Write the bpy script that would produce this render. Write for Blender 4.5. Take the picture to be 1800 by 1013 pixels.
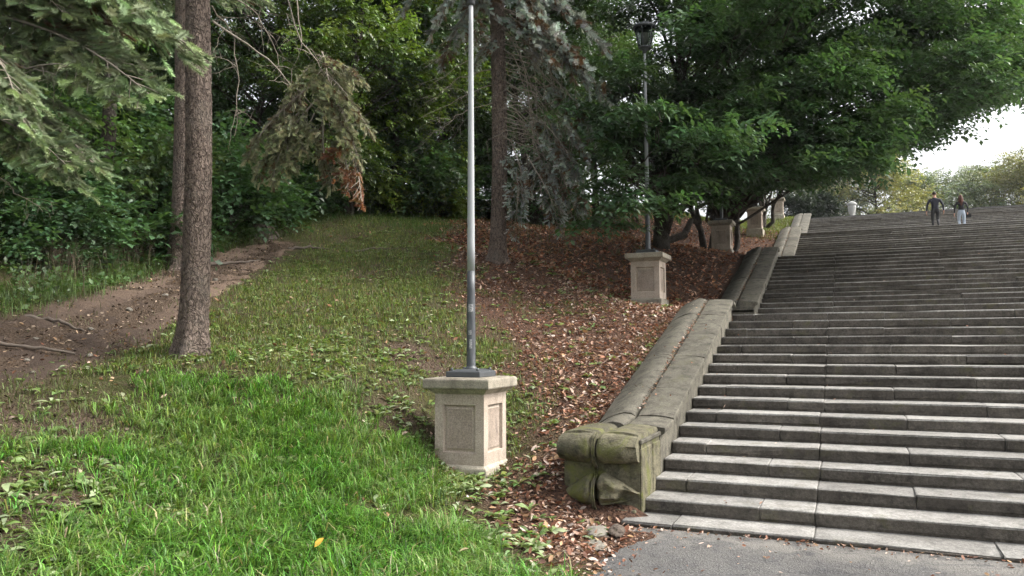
import bpy, bmesh, math
import numpy as np
from mathutils import Matrix, Vector
for _o in list(bpy.data.objects): bpy.data.objects.remove(_o)
SC = bpy.context.scene
COL = SC.collection
PI = math.pi

# ------------------------------------------------------------------ camera, sky, sun, exposure
FPX, YAW, PITCH, ROLL = 1350.0, .4155, .0695, -.0042
EYE = np.array([0, 0, 1.679])
FW = np.array([-math.sin(YAW)*math.cos(PITCH), math.cos(YAW)*math.cos(PITCH), math.sin(PITCH)])
_rt = np.array([math.cos(YAW), math.sin(YAW), 0]); _up = np.cross(_rt, FW)
RT = _rt*math.cos(ROLL)+_up*math.sin(ROLL); UP = -_rt*math.sin(ROLL)+_up*math.cos(ROLL)
cam = bpy.data.objects.new('camera', bpy.data.cameras.new('camera')); COL.objects.link(cam)
cam.data.sensor_width = 36; cam.data.lens = FPX/1800*36; cam.data.clip_start = .05; cam.data.clip_end = 2000
m = Matrix.Identity(4)
for i in range(3):
    m[i][0] = RT[i]; m[i][1] = UP[i]; m[i][2] = -FW[i]; m[i][3] = EYE[i]
cam.matrix_world = m
SC.camera = cam

SUN_EL, SUN_AZ = math.radians(46), math.radians(68)        # azimuth clockwise from +Y: sun up the hill to the right
world = bpy.data.worlds.new('World'); SC.world = world; world.use_nodes = True
nt = world.node_tree; nt.nodes.clear()
sky = nt.nodes.new('ShaderNodeTexSky'); sky.sky_type = 'NISHITA'; sky.sun_disc = False
sky.sun_elevation = SUN_EL; sky.sun_rotation = SUN_AZ; sky.dust_density = 6; sky.air_density = 1.2; sky.ozone_density = 1
hs = nt.nodes.new('ShaderNodeHueSaturation'); hs.inputs['Saturation'].default_value = .22
bg = nt.nodes.new('ShaderNodeBackground'); bg.inputs['Strength'].default_value = .15
wo = nt.nodes.new('ShaderNodeOutputWorld')
nt.links.new(sky.outputs[0], hs.inputs['Color']); nt.links.new(hs.outputs[0], bg.inputs['Color']); nt.links.new(bg.outputs[0], wo.inputs['Surface'])
sun = bpy.data.objects.new('sun', bpy.data.lights.new('sun', 'SUN')); COL.objects.link(sun)
sun.data.energy = 1.05; sun.data.angle = math.radians(14); sun.data.color = (1, .95, .87)
sd = Vector((math.sin(SUN_AZ)*math.cos(SUN_EL), math.cos(SUN_AZ)*math.cos(SUN_EL), math.sin(SUN_EL)))
sun.rotation_euler = sd.to_track_quat('Z', 'Y').to_euler(); sun.location = (30, 20, 40)
SC.view_settings.view_transform = 'Standard'; SC.view_settings.look = 'None'; SC.view_settings.gamma = 1
SC.view_settings.use_curve_mapping = False
SC.view_settings.exposure = 1.46
SC.render.engine = 'CYCLES'
SC.cycles.max_bounces = 4; SC.cycles.diffuse_bounces = 2; SC.cycles.glossy_bounces = 1; SC.cycles.transmission_bounces = 3; SC.cycles.volume_bounces = 0
SC.cycles.use_adaptive_sampling = True; SC.cycles.adaptive_threshold = .03
SC.cycles.transparent_max_bounces = 4; SC.cycles.use_denoising = True; SC.cycles.caustics_reflective = False; SC.cycles.caustics_refractive = False

def at(px, py, d):
    return EYE + (FW + RT*(px-900)/FPX + UP*(506.5-py)/FPX)*d

# ------------------------------------------------------------------ materials
MATS = {}
class NB:
    def __init__(s, name):
        s.m = bpy.data.materials.new(name); s.m.use_nodes = True; s.t = s.m.node_tree; s.t.nodes.clear()
        s.out = s.n('OutputMaterial'); MATS[name] = s.m
    def n(s, t, **k):
        x = s.t.nodes.new('ShaderNode'+t)
        for a, b in k.items(): setattr(x, a, b)
        return x
    def l(s, a, b): s.t.links.new(a, b)
    def coord(s, kind='Object', scale=(1, 1, 1)):
        c = s.n('TexCoord'); mp = s.n('Mapping'); mp.inputs['Scale'].default_value = scale
        s.l(c.outputs[kind], mp.inputs['Vector']); return mp.outputs[0]
    def world(s, scale=(1, 1, 1)):
        g = s.n('NewGeometry'); mp = s.n('Mapping'); mp.inputs['Scale'].default_value = scale
        s.l(g.outputs['Position'], mp.inputs['Vector']); return mp.outputs[0]
    def noise(s, v, scale, detail=5, rough=.6, dist=0):
        x = s.n('TexNoise'); x.inputs['Scale'].default_value = scale; x.inputs['Detail'].default_value = detail
        x.inputs['Roughness'].default_value = rough; x.inputs['Distortion'].default_value = dist
        s.l(v, x.inputs['Vector']); return x.outputs['Fac']
    def voro(s, v, scale, feature='F1', rnd=1):
        x = s.n('TexVoronoi', feature=feature); x.inputs['Scale'].default_value = scale; x.inputs['Randomness'].default_value = rnd
        s.l(v, x.inputs['Vector']); return x
    def ramp(s, f, stops):
        x = s.n('ValToRGB'); e = x.color_ramp.elements
        while len(e) < len(stops): e.new(.5)
        for q, (p, c) in zip(e, stops):
            q.position = p; q.color = (c, c, c, 1) if isinstance(c, (int, float)) else (*c, 1)
        s.l(f, x.inputs[0]); return x.outputs[0]
    def mix(s, f, a, b, mode='MIX'):
        x = s.n('MixRGB', blend_type=mode)
        for i, q in ((0, f), (1, a), (2, b)):
            if isinstance(q, (int, float)): x.inputs[i].default_value = q if i == 0 else (q, q, q, 1)
            elif isinstance(q, tuple): x.inputs[i].default_value = (*q, 1)
            else: s.l(q, x.inputs[i])
        return x.outputs[0]
    def math(s, op, a, b=0.):
        x = s.n('Math', operation=op)
        for i, q in ((0, a), (1, b)):
            if isinstance(q, (int, float)): x.inputs[i].default_value = q
            else: s.l(q, x.inputs[i])
        return x.outputs[0]
    def attr(s, name): return s.n('Attribute', attribute_name=name)
    def rnd(s): return s.n('ObjectInfo').outputs['Random']
    def finish(s, col, rough=.8, bump=None, strength=.5, dist=.02, metal=0, spec=.4, trans=0., tcol=None):
        p = s.n('BsdfPrincipled')
        if isinstance(col, tuple): p.inputs['Base Color'].default_value = (*col, 1)
        else: s.l(col, p.inputs['Base Color'])
        if isinstance(rough, (int, float)): p.inputs['Roughness'].default_value = rough
        else: s.l(rough, p.inputs['Roughness'])
        p.inputs['Metallic'].default_value = metal; p.inputs['Specular IOR Level'].default_value = spec
        if bump is not None:
            b = s.n('Bump'); b.inputs['Strength'].default_value = strength; b.inputs['Distance'].default_value = dist
            s.l(bump, b.inputs['Height']); s.l(b.outputs[0], p.inputs['Normal'])
        o = p.outputs[0]
        if trans:
            t = s.n('BsdfTranslucent'); 
            c = tcol if tcol is not None else col
            if isinstance(c, tuple): t.inputs[0].default_value = (*c, 1)
            else: s.l(c, t.inputs[0])
            ms = s.n('MixShader'); ms.inputs[0].default_value = trans
            s.l(o, ms.inputs[1]); s.l(t.outputs[0], ms.inputs[2]); o = ms.outputs[0]
        s.l(o, s.out.inputs[0]); return s.m

def leaf_mat(name, rough=.5, trans=.35, spec=.4, warm=(1.15, 1.1, .55)):
    b = NB(name); a = b.attr('col').outputs['Color']
    v = a
    t = b.mix(1, v, tuple(warm), 'MULTIPLY')
    return b.finish(v, rough, trans=trans, tcol=t, spec=spec)
leaf_mat('leaf', .42, .38, .5); leaf_mat('needle', .6, .12, .3, (1, 1, .8)); leaf_mat('grass_blade', .45, .35, .35); leaf_mat('dry_leaf', .75, .15, .2, (1.1, .9, .6))

def bark(name, c0, c1, scale, ydist):
    b = NB(name); v0 = b.coord('Object', (1, 1, .55)); w = b.n('TexNoise'); w.inputs['Scale'].default_value = 9; w.inputs['Detail'].default_value = 4; b.l(v0, w.inputs['Vector'])
    v = b.mix(.17, v0, w.outputs['Color'], 'ADD')
    vo = b.voro(v, scale, 'DISTANCE_TO_EDGE'); vf = b.voro(v, scale); vs = b.voro(v, scale*2.3)
    n = b.noise(b.coord('Object', (1, 1, .4)), 30, 6, .7); n2 = b.noise(b.coord(), 3.1, 3)
    cr = b.ramp(b.math('ADD', vo.outputs['Distance'], b.math('MULTIPLY', b.math('SUBTRACT', n, .5), .25)), [(0., 0.), (.12, 1.)])
    col = b.mix(b.ramp(n, [(.3, 0.), (.7, 1.)]), c0, c1); col = b.mix(.45, col, b.mix(vs.outputs['Color'], c0, c1))
    col = b.mix(b.math('MULTIPLY', b.math('SUBTRACT', 1., cr), .75), col, tuple(x*.4 for x in c0))
    col = b.mix(b.ramp(n2, [(.5, 0.), (.75, .4)]), col, (.17, .165, .14))
    h = b.math('ADD', b.math('MULTIPLY', cr, .6), b.math('ADD', n, b.math('MULTIPLY', vs.outputs['Distance'], -.6)))
    return b.finish(col, .9, h, 1., ydist, spec=.15)
bark('spruce_bark', (.12, .092, .077), (.30, .235, .195), 24, .035)
bark('dark_bark', (.05, .042, .034), (.1, .085, .07), 16, .03)
b = NB('twig'); b.finish(b.mix(b.noise(b.world(), 12, 3), (.14, .115, .09), (.34, .305, .25)), .85, spec=.2)

def stone(name, c0, c1, moss=None, mossamt=.0, dark=.6, fine=60, bump=.5, streak=0.):
    b = NB(name); v = b.world()
    n1 = b.noise(v, 1.7, 6, .65, .4); n2 = b.noise(v, fine, 4, .7); n3 = b.noise(v, 7, 6, .7)
    col = b.mix(b.ramp(n1, [(.3, 0.), (.7, 1.)]), c0, c1)
    col = b.mix(b.ramp(n3, [(.45, 0.), (.68, dark)]), col, tuple(x*.33 for x in c0))
    col = b.mix(.8, col, b.ramp(n2, [(.3, .5), (.7, 1.45)]), 'MULTIPLY')
    rv = b.n('MapRange'); rv.inputs['To Min'].default_value = .78; rv.inputs['To Max'].default_value = 1.18; b.l(b.rnd(), rv.inputs[0])
    col = b.mix(1, col, rv.outputs[0], 'MULTIPLY')
    if streak:
        n5 = b.noise(b.world((1, 1, .22)), 9, 5, .7); n6 = b.noise(v, 2.3, 4, .6)
        col = b.mix(b.math('MULTIPLY', b.ramp(n5, [(.45, 0.), (.68, 1.)]), b.ramp(n6, [(.4, 0.), (.6, streak)])), col, (.085, .07, .055))
    if moss:
        n4 = b.noise(v, 3.3, 6, .7, .6)
        col = b.mix(b.ramp(n4, [(.62-mossamt, 0.), (.78-mossamt, .85)]), col, moss)
    h = b.math('ADD', b.math('MULTIPLY', n3, .6), n2)
    return b.finish(col, .88, h, bump, .012, spec=.25)
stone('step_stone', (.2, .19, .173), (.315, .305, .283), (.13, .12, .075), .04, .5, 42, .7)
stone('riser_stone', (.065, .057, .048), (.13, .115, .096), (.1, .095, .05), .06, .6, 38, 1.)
stone('step_stone_far', (.12, .115, .11), (.2, .195, .185), None, 0, .6)
stone('parapet_stone', (.092, .084, .066), (.155, .143, .112), (.085, .083, .045), .05, .8)
stone('front_stone', (.1, .09, .06), (.175, .16, .105), (.125, .135, .03), .12, .9, 45, 1.)
stone('pedestal_stone', (.37, .305, .245), (.46, .39, .325), None, 0, .12, 80, .3, .55)
stone('pedestal_cap_stone', (.31, .275, .215), (.42, .38, .305), None, 0, .35, 70, .4, .8)
stone('panel_stone', (.31, .25, .2), (.4, .33, .275), None, 0, .25, 70, .35, .75)
stone('pale_stone', (.5, .5, .47), (.6, .6, .57), None, 0, .2)
b = NB('core_mortar'); b.finish(b.mix(b.noise(b.world(), 20), (.03, .028, .024), (.07, .065, .055)), .95)
b = NB('pole_paint'); v = b.world((1, 1, .25))
b.finish(b.mix(b.ramp(b.noise(b.world((9, 9, 2)), 3, 5), [(.45, 0.), (.7, 1.)]), (.055, .06, .066), (.105, .112, .118)), .45, b.noise(b.world(), 60), .15, .004, spec=.5)
b = NB('pole_bare'); b.finish(b.mix(b.noise(b.world((4, 4, 1)), 4, 5), (.26, .275, .28), (.35, .365, .37)), .42, b.noise(b.world(), 50), .1, .003, spec=.5)
b = NB('iron'); b.finish(b.mix(b.noise(b.world(), 12), (.035, .04, .045), (.085, .09, .095)), .5, b.noise(b.world(), 40), .4, .006, spec=.5)
b = NB('lantern_glass'); g = b.n('BsdfGlass'); g.inputs['Roughness'].default_value = .15; g.inputs['Color'].default_value = (.45, .5, .47, 1); g.inputs['IOR'].default_value = 1.1
tr = b.n('BsdfTransparent'); ms = b.n('MixShader'); ms.inputs[0].default_value = .45; b.l(g.outputs[0], ms.inputs[1]); b.l(tr.outputs[0], ms.inputs[2]); b.l(ms.outputs[0], b.out.inputs[0])
b = NB('frosted'); b.finish((.45, .48, .40), .5)
b = NB('sticker'); b.finish(b.mix(b.ramp(b.noise(b.world(), 90, 2), [(.45, 0.), (.55, 1.)]), (.16, .165, .17), (.36, .36, .36)), .6)
b = NB('urn_stone'); b.finish(b.mix(b.noise(b.world(), 9), (.33, .33, .31), (.48, .48, .46)), .8)

b = NB('asphalt'); v = b.world(); n1 = b.noise(v, .9, 6, .7, .5); n2 = b.noise(v, 45, 4, .75); vv = b.voro(v, 75)
g = b.n('NewGeometry'); sp = b.n('SeparateXYZ'); b.l(g.outputs['Position'], sp.inputs[0])
nearstep = b.math('SUBTRACT', 1., b.math('MULTIPLY', b.math('ABSOLUTE', b.math('SUBTRACT', sp.outputs[1], 6.75)), 1.8))
dust = b.math('MULTIPLY', b.math('MAXIMUM', nearstep, .3), b.ramp(b.noise(v, 3.2, 7, .75, .8), [(.36, 0.), (.56, 1.)]))
col = b.mix(b.ramp(n1, [(.3, 0.), (.7, 1.)]), (.058, .057, .058), (.098, .096, .094))
col = b.mix(.85, col, b.mix(vv.outputs['Color'], .45, 1.55), 'MULTIPLY')
col = b.mix(1., col, b.ramp(n2, [(.3, .6), (.7, 1.35)]), 'MULTIPLY')
col = b.mix(b.math('MULTIPLY', dust, .75), col, b.mix(n2, (.13, .122, .108), (.31, .29, .255)))
col = b.mix(b.ramp(b.noise(b.world((1, 1, 1)), 1.9, 5, .6, 1.2), [(.62, 0.), (.68, .55)]), col, (.05, .048, .046))
b.finish(col, .9, b.math('ADD', n2, vv.outputs['Distance']), .7, .012, spec=.3)

b = NB('ground_soil'); v = b.world(); zg = b.attr('zone').outputs['Color']; sp = b.n('SeparateColor'); b.l(zg, sp.inputs[0])
n1 = b.noise(v, 2.2, 6, .7); n2 = b.noise(v, 30, 5, .75); vv = b.voro(v, 34)
soil = b.mix(n2, (.045, .032, .023), (.125, .09, .065))
lit = b.mix(vv.outputs['Color'], (.055, .031, .022), (.165, .092, .06)); lit = b.mix(b.ramp(n2, [(.35, 0.), (.6, 1.)]), (.03, .021, .017), lit)
gr = b.mix(n2, (.03, .035, .012), (.075, .085, .025)); gr = b.mix(b.ramp(n1, [(.45, 0.), (.62, .8)]), gr, soil)
col = b.mix(sp.outputs[0], soil, gr); col = b.mix(sp.outputs[1], col, lit)
b.finish(col, .95, b.math('ADD', n2, vv.outputs['Distance']), .9, .03, spec=.1)
b = NB('path_dirt'); v = b.world(); n1 = b.noise(v, 1.1, 5, .65); n2 = b.noise(v, 38, 5, .75); n3 = b.noise(v, 6, 5, .7, .6); zz = b.attr('zone').outputs['Fac']
col = b.mix(n2, (.1, .071, .053), (.25, .18, .134)); dk = b.mix(n2, (.034, .025, .02), (.105, .077, .06))
f = b.ramp(b.math('ADD', zz, b.math('SUBTRACT', n3, .5)), [(.15, 0.), (.9, 1.)])
col = b.mix(f, col, dk)
b.finish(col, .95, b.math('ADD', n2, n3), .9, .03, spec=.1)
for nm, c in (('navy_knit', (.016, .017, .028)), ('charcoal_cloth', (.022, .022, .024)), ('black_knit', (.01, .01, .011)), ('pale_denim', (.38, .44, .52)), ('skin', (.5, .28, .2)),
              ('dark_hair', (.03, .02, .015)), ('auburn_hair', (.075, .025, .014)), ('black_leather', (.012, .012, .013)), ('white_shoe', (.6, .6, .6))):
    b = NB(nm); b.finish(b.mix(b.noise(b.coord(), 40), tuple(x*.8 for x in c), tuple(x*1.2 for x in c)), .75)
def solid(nm, c): b = NB(nm); b.finish(b.mix(b.noise(b.coord(), 25, 5), tuple(x*.6 for x in c), tuple(x*1.25 for x in c)), .9, b.noise(b.coord(), 40), .6, .01)
solid('dead_wood', (.13, .105, .085)); solid('clod', (.085, .065, .05)); solid('rubble', (.19, .175, .145)); solid('yellow_leaf', (.55, .33, .05))

# ------------------------------------------------------------------ object helpers
def tag(o, label=None, cat=None, group=None, kind=None):
    if label: o['label'] = label
    if cat: o['category'] = cat
    if group: o['group'] = group
    if kind: o['kind'] = kind
    return o
def empty(name, loc, label=None, cat=None, group=None):
    o = bpy.data.objects.new(name, None); COL.objects.link(o); o.location = tuple(float(x) for x in loc); o.empty_display_size = .2
    return tag(o, label, cat, group)
def link(name, me, parent=None, loc=(0, 0, 0), rot=None, scale=None):
    o = bpy.data.objects.new(name, me); COL.objects.link(o); o.parent = parent; o.location = tuple(float(x) for x in loc)
    if rot is not None: o.rotation_euler = rot
    if scale is not None: o.scale = (scale,)*3 if isinstance(scale, (int, float)) else scale
    return o
def npmesh(name, V, F, mats, mi=None, col=None, smooth=False):
    """V (n,3), F (m,k) uniform faces"""
    V = np.asarray(V, np.float32); F = np.asarray(F, np.int32); me = bpy.data.meshes.new(name)
    me.vertices.add(len(V)); me.vertices.foreach_set('co', V.ravel())
    me.loops.add(F.size); me.loops.foreach_set('vertex_index', F.ravel())
    me.polygons.add(len(F)); me.polygons.foreach_set('loop_start', np.arange(0, F.size, F.shape[1], dtype=np.int32))
    for q in ([mats] if isinstance(mats, str) else mats): me.materials.append(MATS[q])
    if mi is not None: me.polygons.foreach_set('material_index', np.asarray(mi, np.int32))
    if smooth: me.polygons.foreach_set('use_smooth', np.ones(len(F), bool))
    me.update(calc_edges=True)
    if col is not None:
        c = me.color_attributes.new('col', 'FLOAT_COLOR', 'POINT')
        c.data.foreach_set('color', np.c_[col, np.ones(len(col))].astype(np.float32).ravel())
    return me
class MB:
    def __init__(s): s.v = []; s.f = []; s.mi = []; s.sm = []
    def add(s, V, F, mi=0, sm=False):
        o = len(s.v); s.v += [tuple(map(float, p)) for p in V]
        for q in F: s.f.append([int(i)+o for i in q]); s.mi.append(mi); s.sm.append(sm)
        return s
    def box(s, x0, x1, y0, y1, z0, z1, mi=0):
        V = [(x, y, z) for z in (z0, z1) for y in (y0, y1) for x in (x0, x1)]
        return s.add(V, [(0, 2, 3, 1), (4, 5, 7, 6), (0, 1, 5, 4), (2, 6, 7, 3), (0, 4, 6, 2), (1, 3, 7, 5)], mi)
    def frustum(s, hx0, hy0, z0, hx1, hy1, z1, mi=0):
        V = [(sx*hx0, sy*hy0, z0) for sx, sy in ((-1, -1), (1, -1), (1, 1), (-1, 1))]+[(sx*hx1, sy*hy1, z1) for sx, sy in ((-1, -1), (1, -1), (1, 1), (-1, 1))]
        return s.add(V, [(3, 2, 1, 0), (4, 5, 6, 7), (0, 1, 5, 4), (1, 2, 6, 5), (2, 3, 7, 6), (3, 0, 4, 7)], mi)
    def rev(s, prof, n=24, mi=0, sm=True, c=(0, 0)):
        V = []; F = []
        for r, z in prof:
            for k in range(n): V.append((c[0]+r*math.cos(2*PI*k/n), c[1]+r*math.sin(2*PI*k/n), z))
        for i in range(len(prof)-1):
            for k in range(n):
                k2 = (k+1) % n; F.append((i*n+k, i*n+k2, (i+1)*n+k2, (i+1)*n+k))
        F.append(tuple(range(n))[::-1]); F.append(tuple((len(prof)-1)*n+k for k in range(n)))
        return s.add(V, F, mi, sm)
    def build(s, name, mats, parent=None, loc=(0, 0, 0), bevel=0, seg=1):
        me = bpy.data.meshes.new(name); me.from_pydata(s.v, [], s.f)
        for q in ([mats] if isinstance(mats, str) else mats): me.materials.append(MATS[q])
        me.polygons.foreach_set('material_index', s.mi); me.polygons.foreach_set('use_smooth', s.sm); me.update()
        if bevel:
            bm = bmesh.new(); bm.from_mesh(me)
            bmesh.ops.bevel(bm, geom=[e for e in bm.edges if e.is_manifold and e.calc_face_angle(0) > .5], offset=bevel, segments=seg, affect='EDGES', profile=.5)
            bm.to_mesh(me); bm.free()
        return link(name, me, parent, loc)

def tube_np(pts, rad, sides=6, jit=0, rng=None):
    P = np.asarray(pts, float); n = len(P); rad = np.broadcast_to(np.asarray(rad, float), (n,))
    T = np.gradient(P, axis=0); T /= np.linalg.norm(T, axis=1)[:, None]+1e-9
    ref = np.where(np.abs(T[:, 2:3]) > .9, np.array([[1., 0, 0]]), np.array([[0, 0, 1.]]))
    A = np.cross(T, ref); A /= np.linalg.norm(A, axis=1)[:, None]+1e-9; B = np.cross(T, A)
    a = np.arange(sides)*2*PI/sides
    rr = rad[:, None]*np.ones(sides)
    if jit: rr = rr*(1+jit*rng.standard_normal((n, sides)))
    V = P[:, None]+rr[..., None]*(np.cos(a)[None, :, None]*A[:, None]+np.sin(a)[None, :, None]*B[:, None])
    i = np.arange(n-1)[:, None]*sides; k = np.arange(sides)[None]; k2 = (k+1) % sides
    F = np.stack([i+k, i+sides+k, i+sides+k2, i+k2], -1).reshape(-1, 4)
    return V.reshape(-1, 3), F
def cat(parts):
    V = []; F = []; o = 0
    for v, f in parts: V.append(v); F.append(f+o); o += len(v)
    return np.concatenate(V), np.concatenate(F)
def rotm(yaw, pitch, roll):
    """N rotation matrices: local x -> heading yaw, nose up by pitch, rolled"""
    cy, sy, cp, sp_, cr, sr = np.cos(yaw), np.sin(yaw), np.cos(pitch), np.sin(pitch), np.cos(roll), np.sin(roll); z = np.zeros_like(cy); o = np.ones_like(cy)
    Rz = np.stack([np.stack([cy, -sy, z], -1), np.stack([sy, cy, z], -1), np.stack([z, z, o], -1)], -2)
    Ry = np.stack([np.stack([cp, z, -sp_], -1), np.stack([z, o, z], -1), np.stack([sp_, z, cp], -1)], -2)
    Rx = np.stack([np.stack([o, z, z], -1), np.stack([z, cr, -sr], -1), np.stack([z, sr, cr], -1)], -2)
    return Rz@Ry@Rx
def scatter(TV, TF, pos, R, scale, col=None, tcol=None):
    """copies of a template; returns V, F, vertex colours"""
    n, k = len(pos), len(TV); s = np.asarray(scale, float)
    s = s[:, None, None] if s.ndim == 1 else s[:, None, :]
    V = np.einsum('nij,nkj->nki', R, TV[None]*s)+pos[:, None]
    F = TF[None]+(np.arange(n)*k)[:, None, None]
    c = None
    if col is not None:
        c = np.repeat(col[:, None], k, 1)
        if tcol is not None: c = c*tcol[None]
        c = c.reshape(-1, 3)
    return V.reshape(-1, 3), F.reshape(-1, TF.shape[1]), c
def jitcol(rng, base, n, v=.25, h=.12):
    b = np.asarray(base, float)*(1+v*rng.standard_normal((n, 1)).clip(-2, 2)); return (b*(1+h*rng.standard_normal((n, 3)).clip(-2, 2))).clip(.003, .9)

# value noise for shaping
def vnoise(x, y, seed=0, f=1.):
    x = np.asarray(x)*f; y = np.asarray(y)*f; xi = np.floor(x).astype(int); yi = np.floor(y).astype(int); u = x-xi; v = y-yi; u = u*u*(3-2*u); v = v*v*(3-2*v)
    def h(a, b):
        q = (a*374761393+b*668265263+seed*1442695041) & 0xffffffff; q = ((q ^ (q >> 13))*1274126177) & 0xffffffff
        return ((q ^ (q >> 16)) & 0xffff)/65535.
    return (h(xi, yi)*(1-u)+h(xi+1, yi)*u)*(1-v)+(h(xi, yi+1)*(1-u)+h(xi+1, yi+1)*u)*v

# ------------------------------------------------------------------ terrain
ANCH = np.array([(-8.33, 5.33, 1.46), (-7.54, 6.22, 1.44), (-9.73, 6.20, 1.96), (-7.14, 6.83, 1.56), (-6.59, 14.17, 3.31), (-9.07, 8.87, 2.36), (-10.90, 11.51, 3.20), (-11.54, 14.45, 4.03), (-10.98, 17.38, 4.76), (-8.29, 11.60, 2.73), (-5.36, 6.33, 1.11), (-6.03, 8.84, 1.69), (-4.78, 7.58, 1.04), (-4.00, 5.89, 0.41), (-5.39, 4.93, 0.72), (-5.81, 4.19, 0.79), (-7.12, 4.57, 1.08), (-5.12, 14.42, 2.81), (-3.98, 11.17, 1.68), (-3.29, 9.23, 0.96), (-3.12, 7.81, 0.45), (-3.79, 7.64, 0.24), (-11.64, 7.39, 2.73), (-12.29, 9.27, 3.01), (-12.92, 11.67, 3.84), (-9.33, 19.20, 4.84), (-7.15, 20.18, 4.62), (-4.86, 22.84, 4.56), (-7.38, 7.92, 1.70), (-5.73, 10.38, 2.04), (-6.74, 13.36, 3.02), (-2.70, 7.00, 0.25), (-2.70, 8.68, 0.70), (-2.70, 11.00, 1.45), (-2.70, 13.40, 2.20), (-2.70, 15.40, 2.30), (-2.70, 17.20, 2.45), (-2.70, 23.00, 4.15), (-2.70, 25.70, 4.25), (-2.70, 28.40, 4.40), (-2.70, 35.00, 6.40), (-2.70, 38.60, 6.50), (-2.70, 45.00, 8.40), (-3.70, 15.40, 2.36), (-3.72, 25.20, 4.36), (-3.60, 34.20, 6.20), (-3.56, 45.00, 8.37), (-2.30, 6.50, 0.03), (-2.00, 5.50, 0.00), (-3.20, 6.00, 0.10), (-2.60, 5.00, 0.03), (-3.20, 4.20, 0.12), (-3.90, 3.30, 0.28), (-4.00, 2.20, 0.28), (-2.00, 2.00, 0.00), (0.00, 2.00, 0.00), (0.00, 6.90, 0.00), (0.00, -6.00, 0.00), (-6.00, -3.00, 0.50), (8.00, 0.00, 0.00), (8.00, 6.90, 0.00), (-12.00, 28.00, 6.60), (-8.00, 36.00, 7.90), (-8.00, 48.00, 8.80), (-22.00, 45.00, 10.50), (-30.00, 22.00, 9.00), (-26.00, 6.00, 6.50), (-20.00, -6.00, 4.00), (-14.00, 14.00, 5.00), (-18.00, 20.00, 6.60), (-12.00, 4.00, 3.00)])
_n = len(ANCH)
def _tps(d2): return .5*d2*np.log(d2+1e-9)
_K = _tps(((ANCH[:, None, :2]-ANCH[None, :, :2])**2).sum(-1))+np.eye(_n)*.15
_P = np.c_[np.ones(_n), ANCH[:, :2]]
_W = np.linalg.solve(np.block([[_K, _P], [_P.T, np.zeros((3, 3))]]), np.r_[ANCH[:, 2], 0, 0, 0])
STEP_T, STEP_R, STAIR_Y, STAIR_X0, STAIR_X1 = .4155, .13, 6.927, -1.862, 13.0
FLIGHTS = []; _y, _z = STAIR_Y, .05
for _i, (_cnt, _L) in enumerate(((16, STEP_T), (15, 3.64), (17, 5.37), (16, 3.62))):
    FLIGHTS.append((_y+_L, _z, _cnt)); _y += _L+(_cnt-1)*STEP_T; _z += _cnt*STEP_R        # first nosing y, z below it, risers
TOP_Y, TOP_Z = _y, _z
def stair_z(y):
    y = np.asarray(y, float); xs = [-1e3, STAIR_Y]; zs = [0, .0]
    for y0, z0, c in FLIGHTS: xs += [y0-STEP_T, y0+(c-1)*STEP_T]; zs += [z0, z0+c*STEP_R]
    return np.interp(y, xs+[1e3], zs+[TOP_Z])
def H(x, y):
    x = np.asarray(x, float); y = np.asarray(y, float); sh = x.shape; xf = x.ravel(); yf = y.ravel(); out = np.empty(xf.size)
    for i in range(0, xf.size, 20000):
        a, b_ = xf[i:i+20000].clip(-34, 9), yf[i:i+20000].clip(-9, 50)
        d2 = (a[:, None]-ANCH[:, 0])**2+(b_[:, None]-ANCH[:, 1])**2
        out[i:i+20000] = _tps(d2)@_W[:_n]+_W[_n]+_W[_n+1]*a+_W[_n+2]*b_
    z = out; x, y = xf, yf
    sz = stair_z(y)
    t = ((x+np.where(y > 7.25, 2.5, 1.9))/.5).clip(0, 1)                       # under the stairs and the square the ground follows them, sunk
    z = z*(1-t)+(np.where(y > STAIR_Y-.1, sz-.35, -.004))*t
    t2 = ((x-STAIR_X1-.5)/3).clip(0, 1); z = z*(1-t2)+(sz+.1+((x-STAIR_X1)*.05).clip(0, 3))*t2*(y > -100)
    near = np.exp(-(((x+5)/9)**2+((y-8)/12)**2))
    z = z+near*(.05*(vnoise(x, y, 3, 1.3)-.5)+.03*(vnoise(x, y, 5, 3.1)-.5))*((-1.95-x)/.4).clip(0, 1)*((x < -2.9)+.3*(x >= -2.9))
    z = z-.16*np.exp(-((x+2.12)/.42)**2-((y-6.95)/.28)**2)*(y < 7.6)
    far = ((y-47)/3).clip(0, 1)*(x > -6); z = z*(1-far)+(TOP_Z-.02)*far
    return z.reshape(sh)
def gp(px, d):
    p = at(px, 600, d); return np.array([p[0], p[1], float(H(np.array([p[0]]), np.array([p[1]]))[0])])

LIT = np.array([(-1.95, 5.3), (-2.59, 6.1), (-3.2, 6.75), (-3.6, 7.6), (-3.75, 8.37), (-4.5, 9.6), (-6.0, 11.92), (-8.3, 15.0), (-10.3, 18), (-13, 24), (-14, 60)])
PLO = np.array([(-7.4, 2.6), (-7.7, 3.8), (-7.9, 4.86), (-7.8, 5.31), (-7.85, 6.03), (-8.27, 6.98), (-8.75, 7.94), (-9.18, 9.09), (-10.39, 11.42), (-11.41, 14.19), (-11.9, 16.5)])
PUP = np.array([(-9.2, 3.2), (-9.5, 4.7), (-9.73, 6.2), (-9.8, 6.6), (-9.93, 7.09), (-10.1, 7.6), (-10.31, 8.27), (-11.2, 10.14), (-11.69, 12.01), (-11.95, 13.9), (-12.3, 16.5)])
def litter_w(x, y):
    xb = np.interp(y, LIT[:, 1], LIT[:, 0]); n = (vnoise(x, y, 11, 1.1)-.5)*1.2+(vnoise(x, y, 12, 3.5)-.5)*.7
    return ((x-xb+n*np.interp(y, [5, 9], [.6, 1.2]))/1.0+.35).clip(0, 1)*(y > 5.2)
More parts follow.
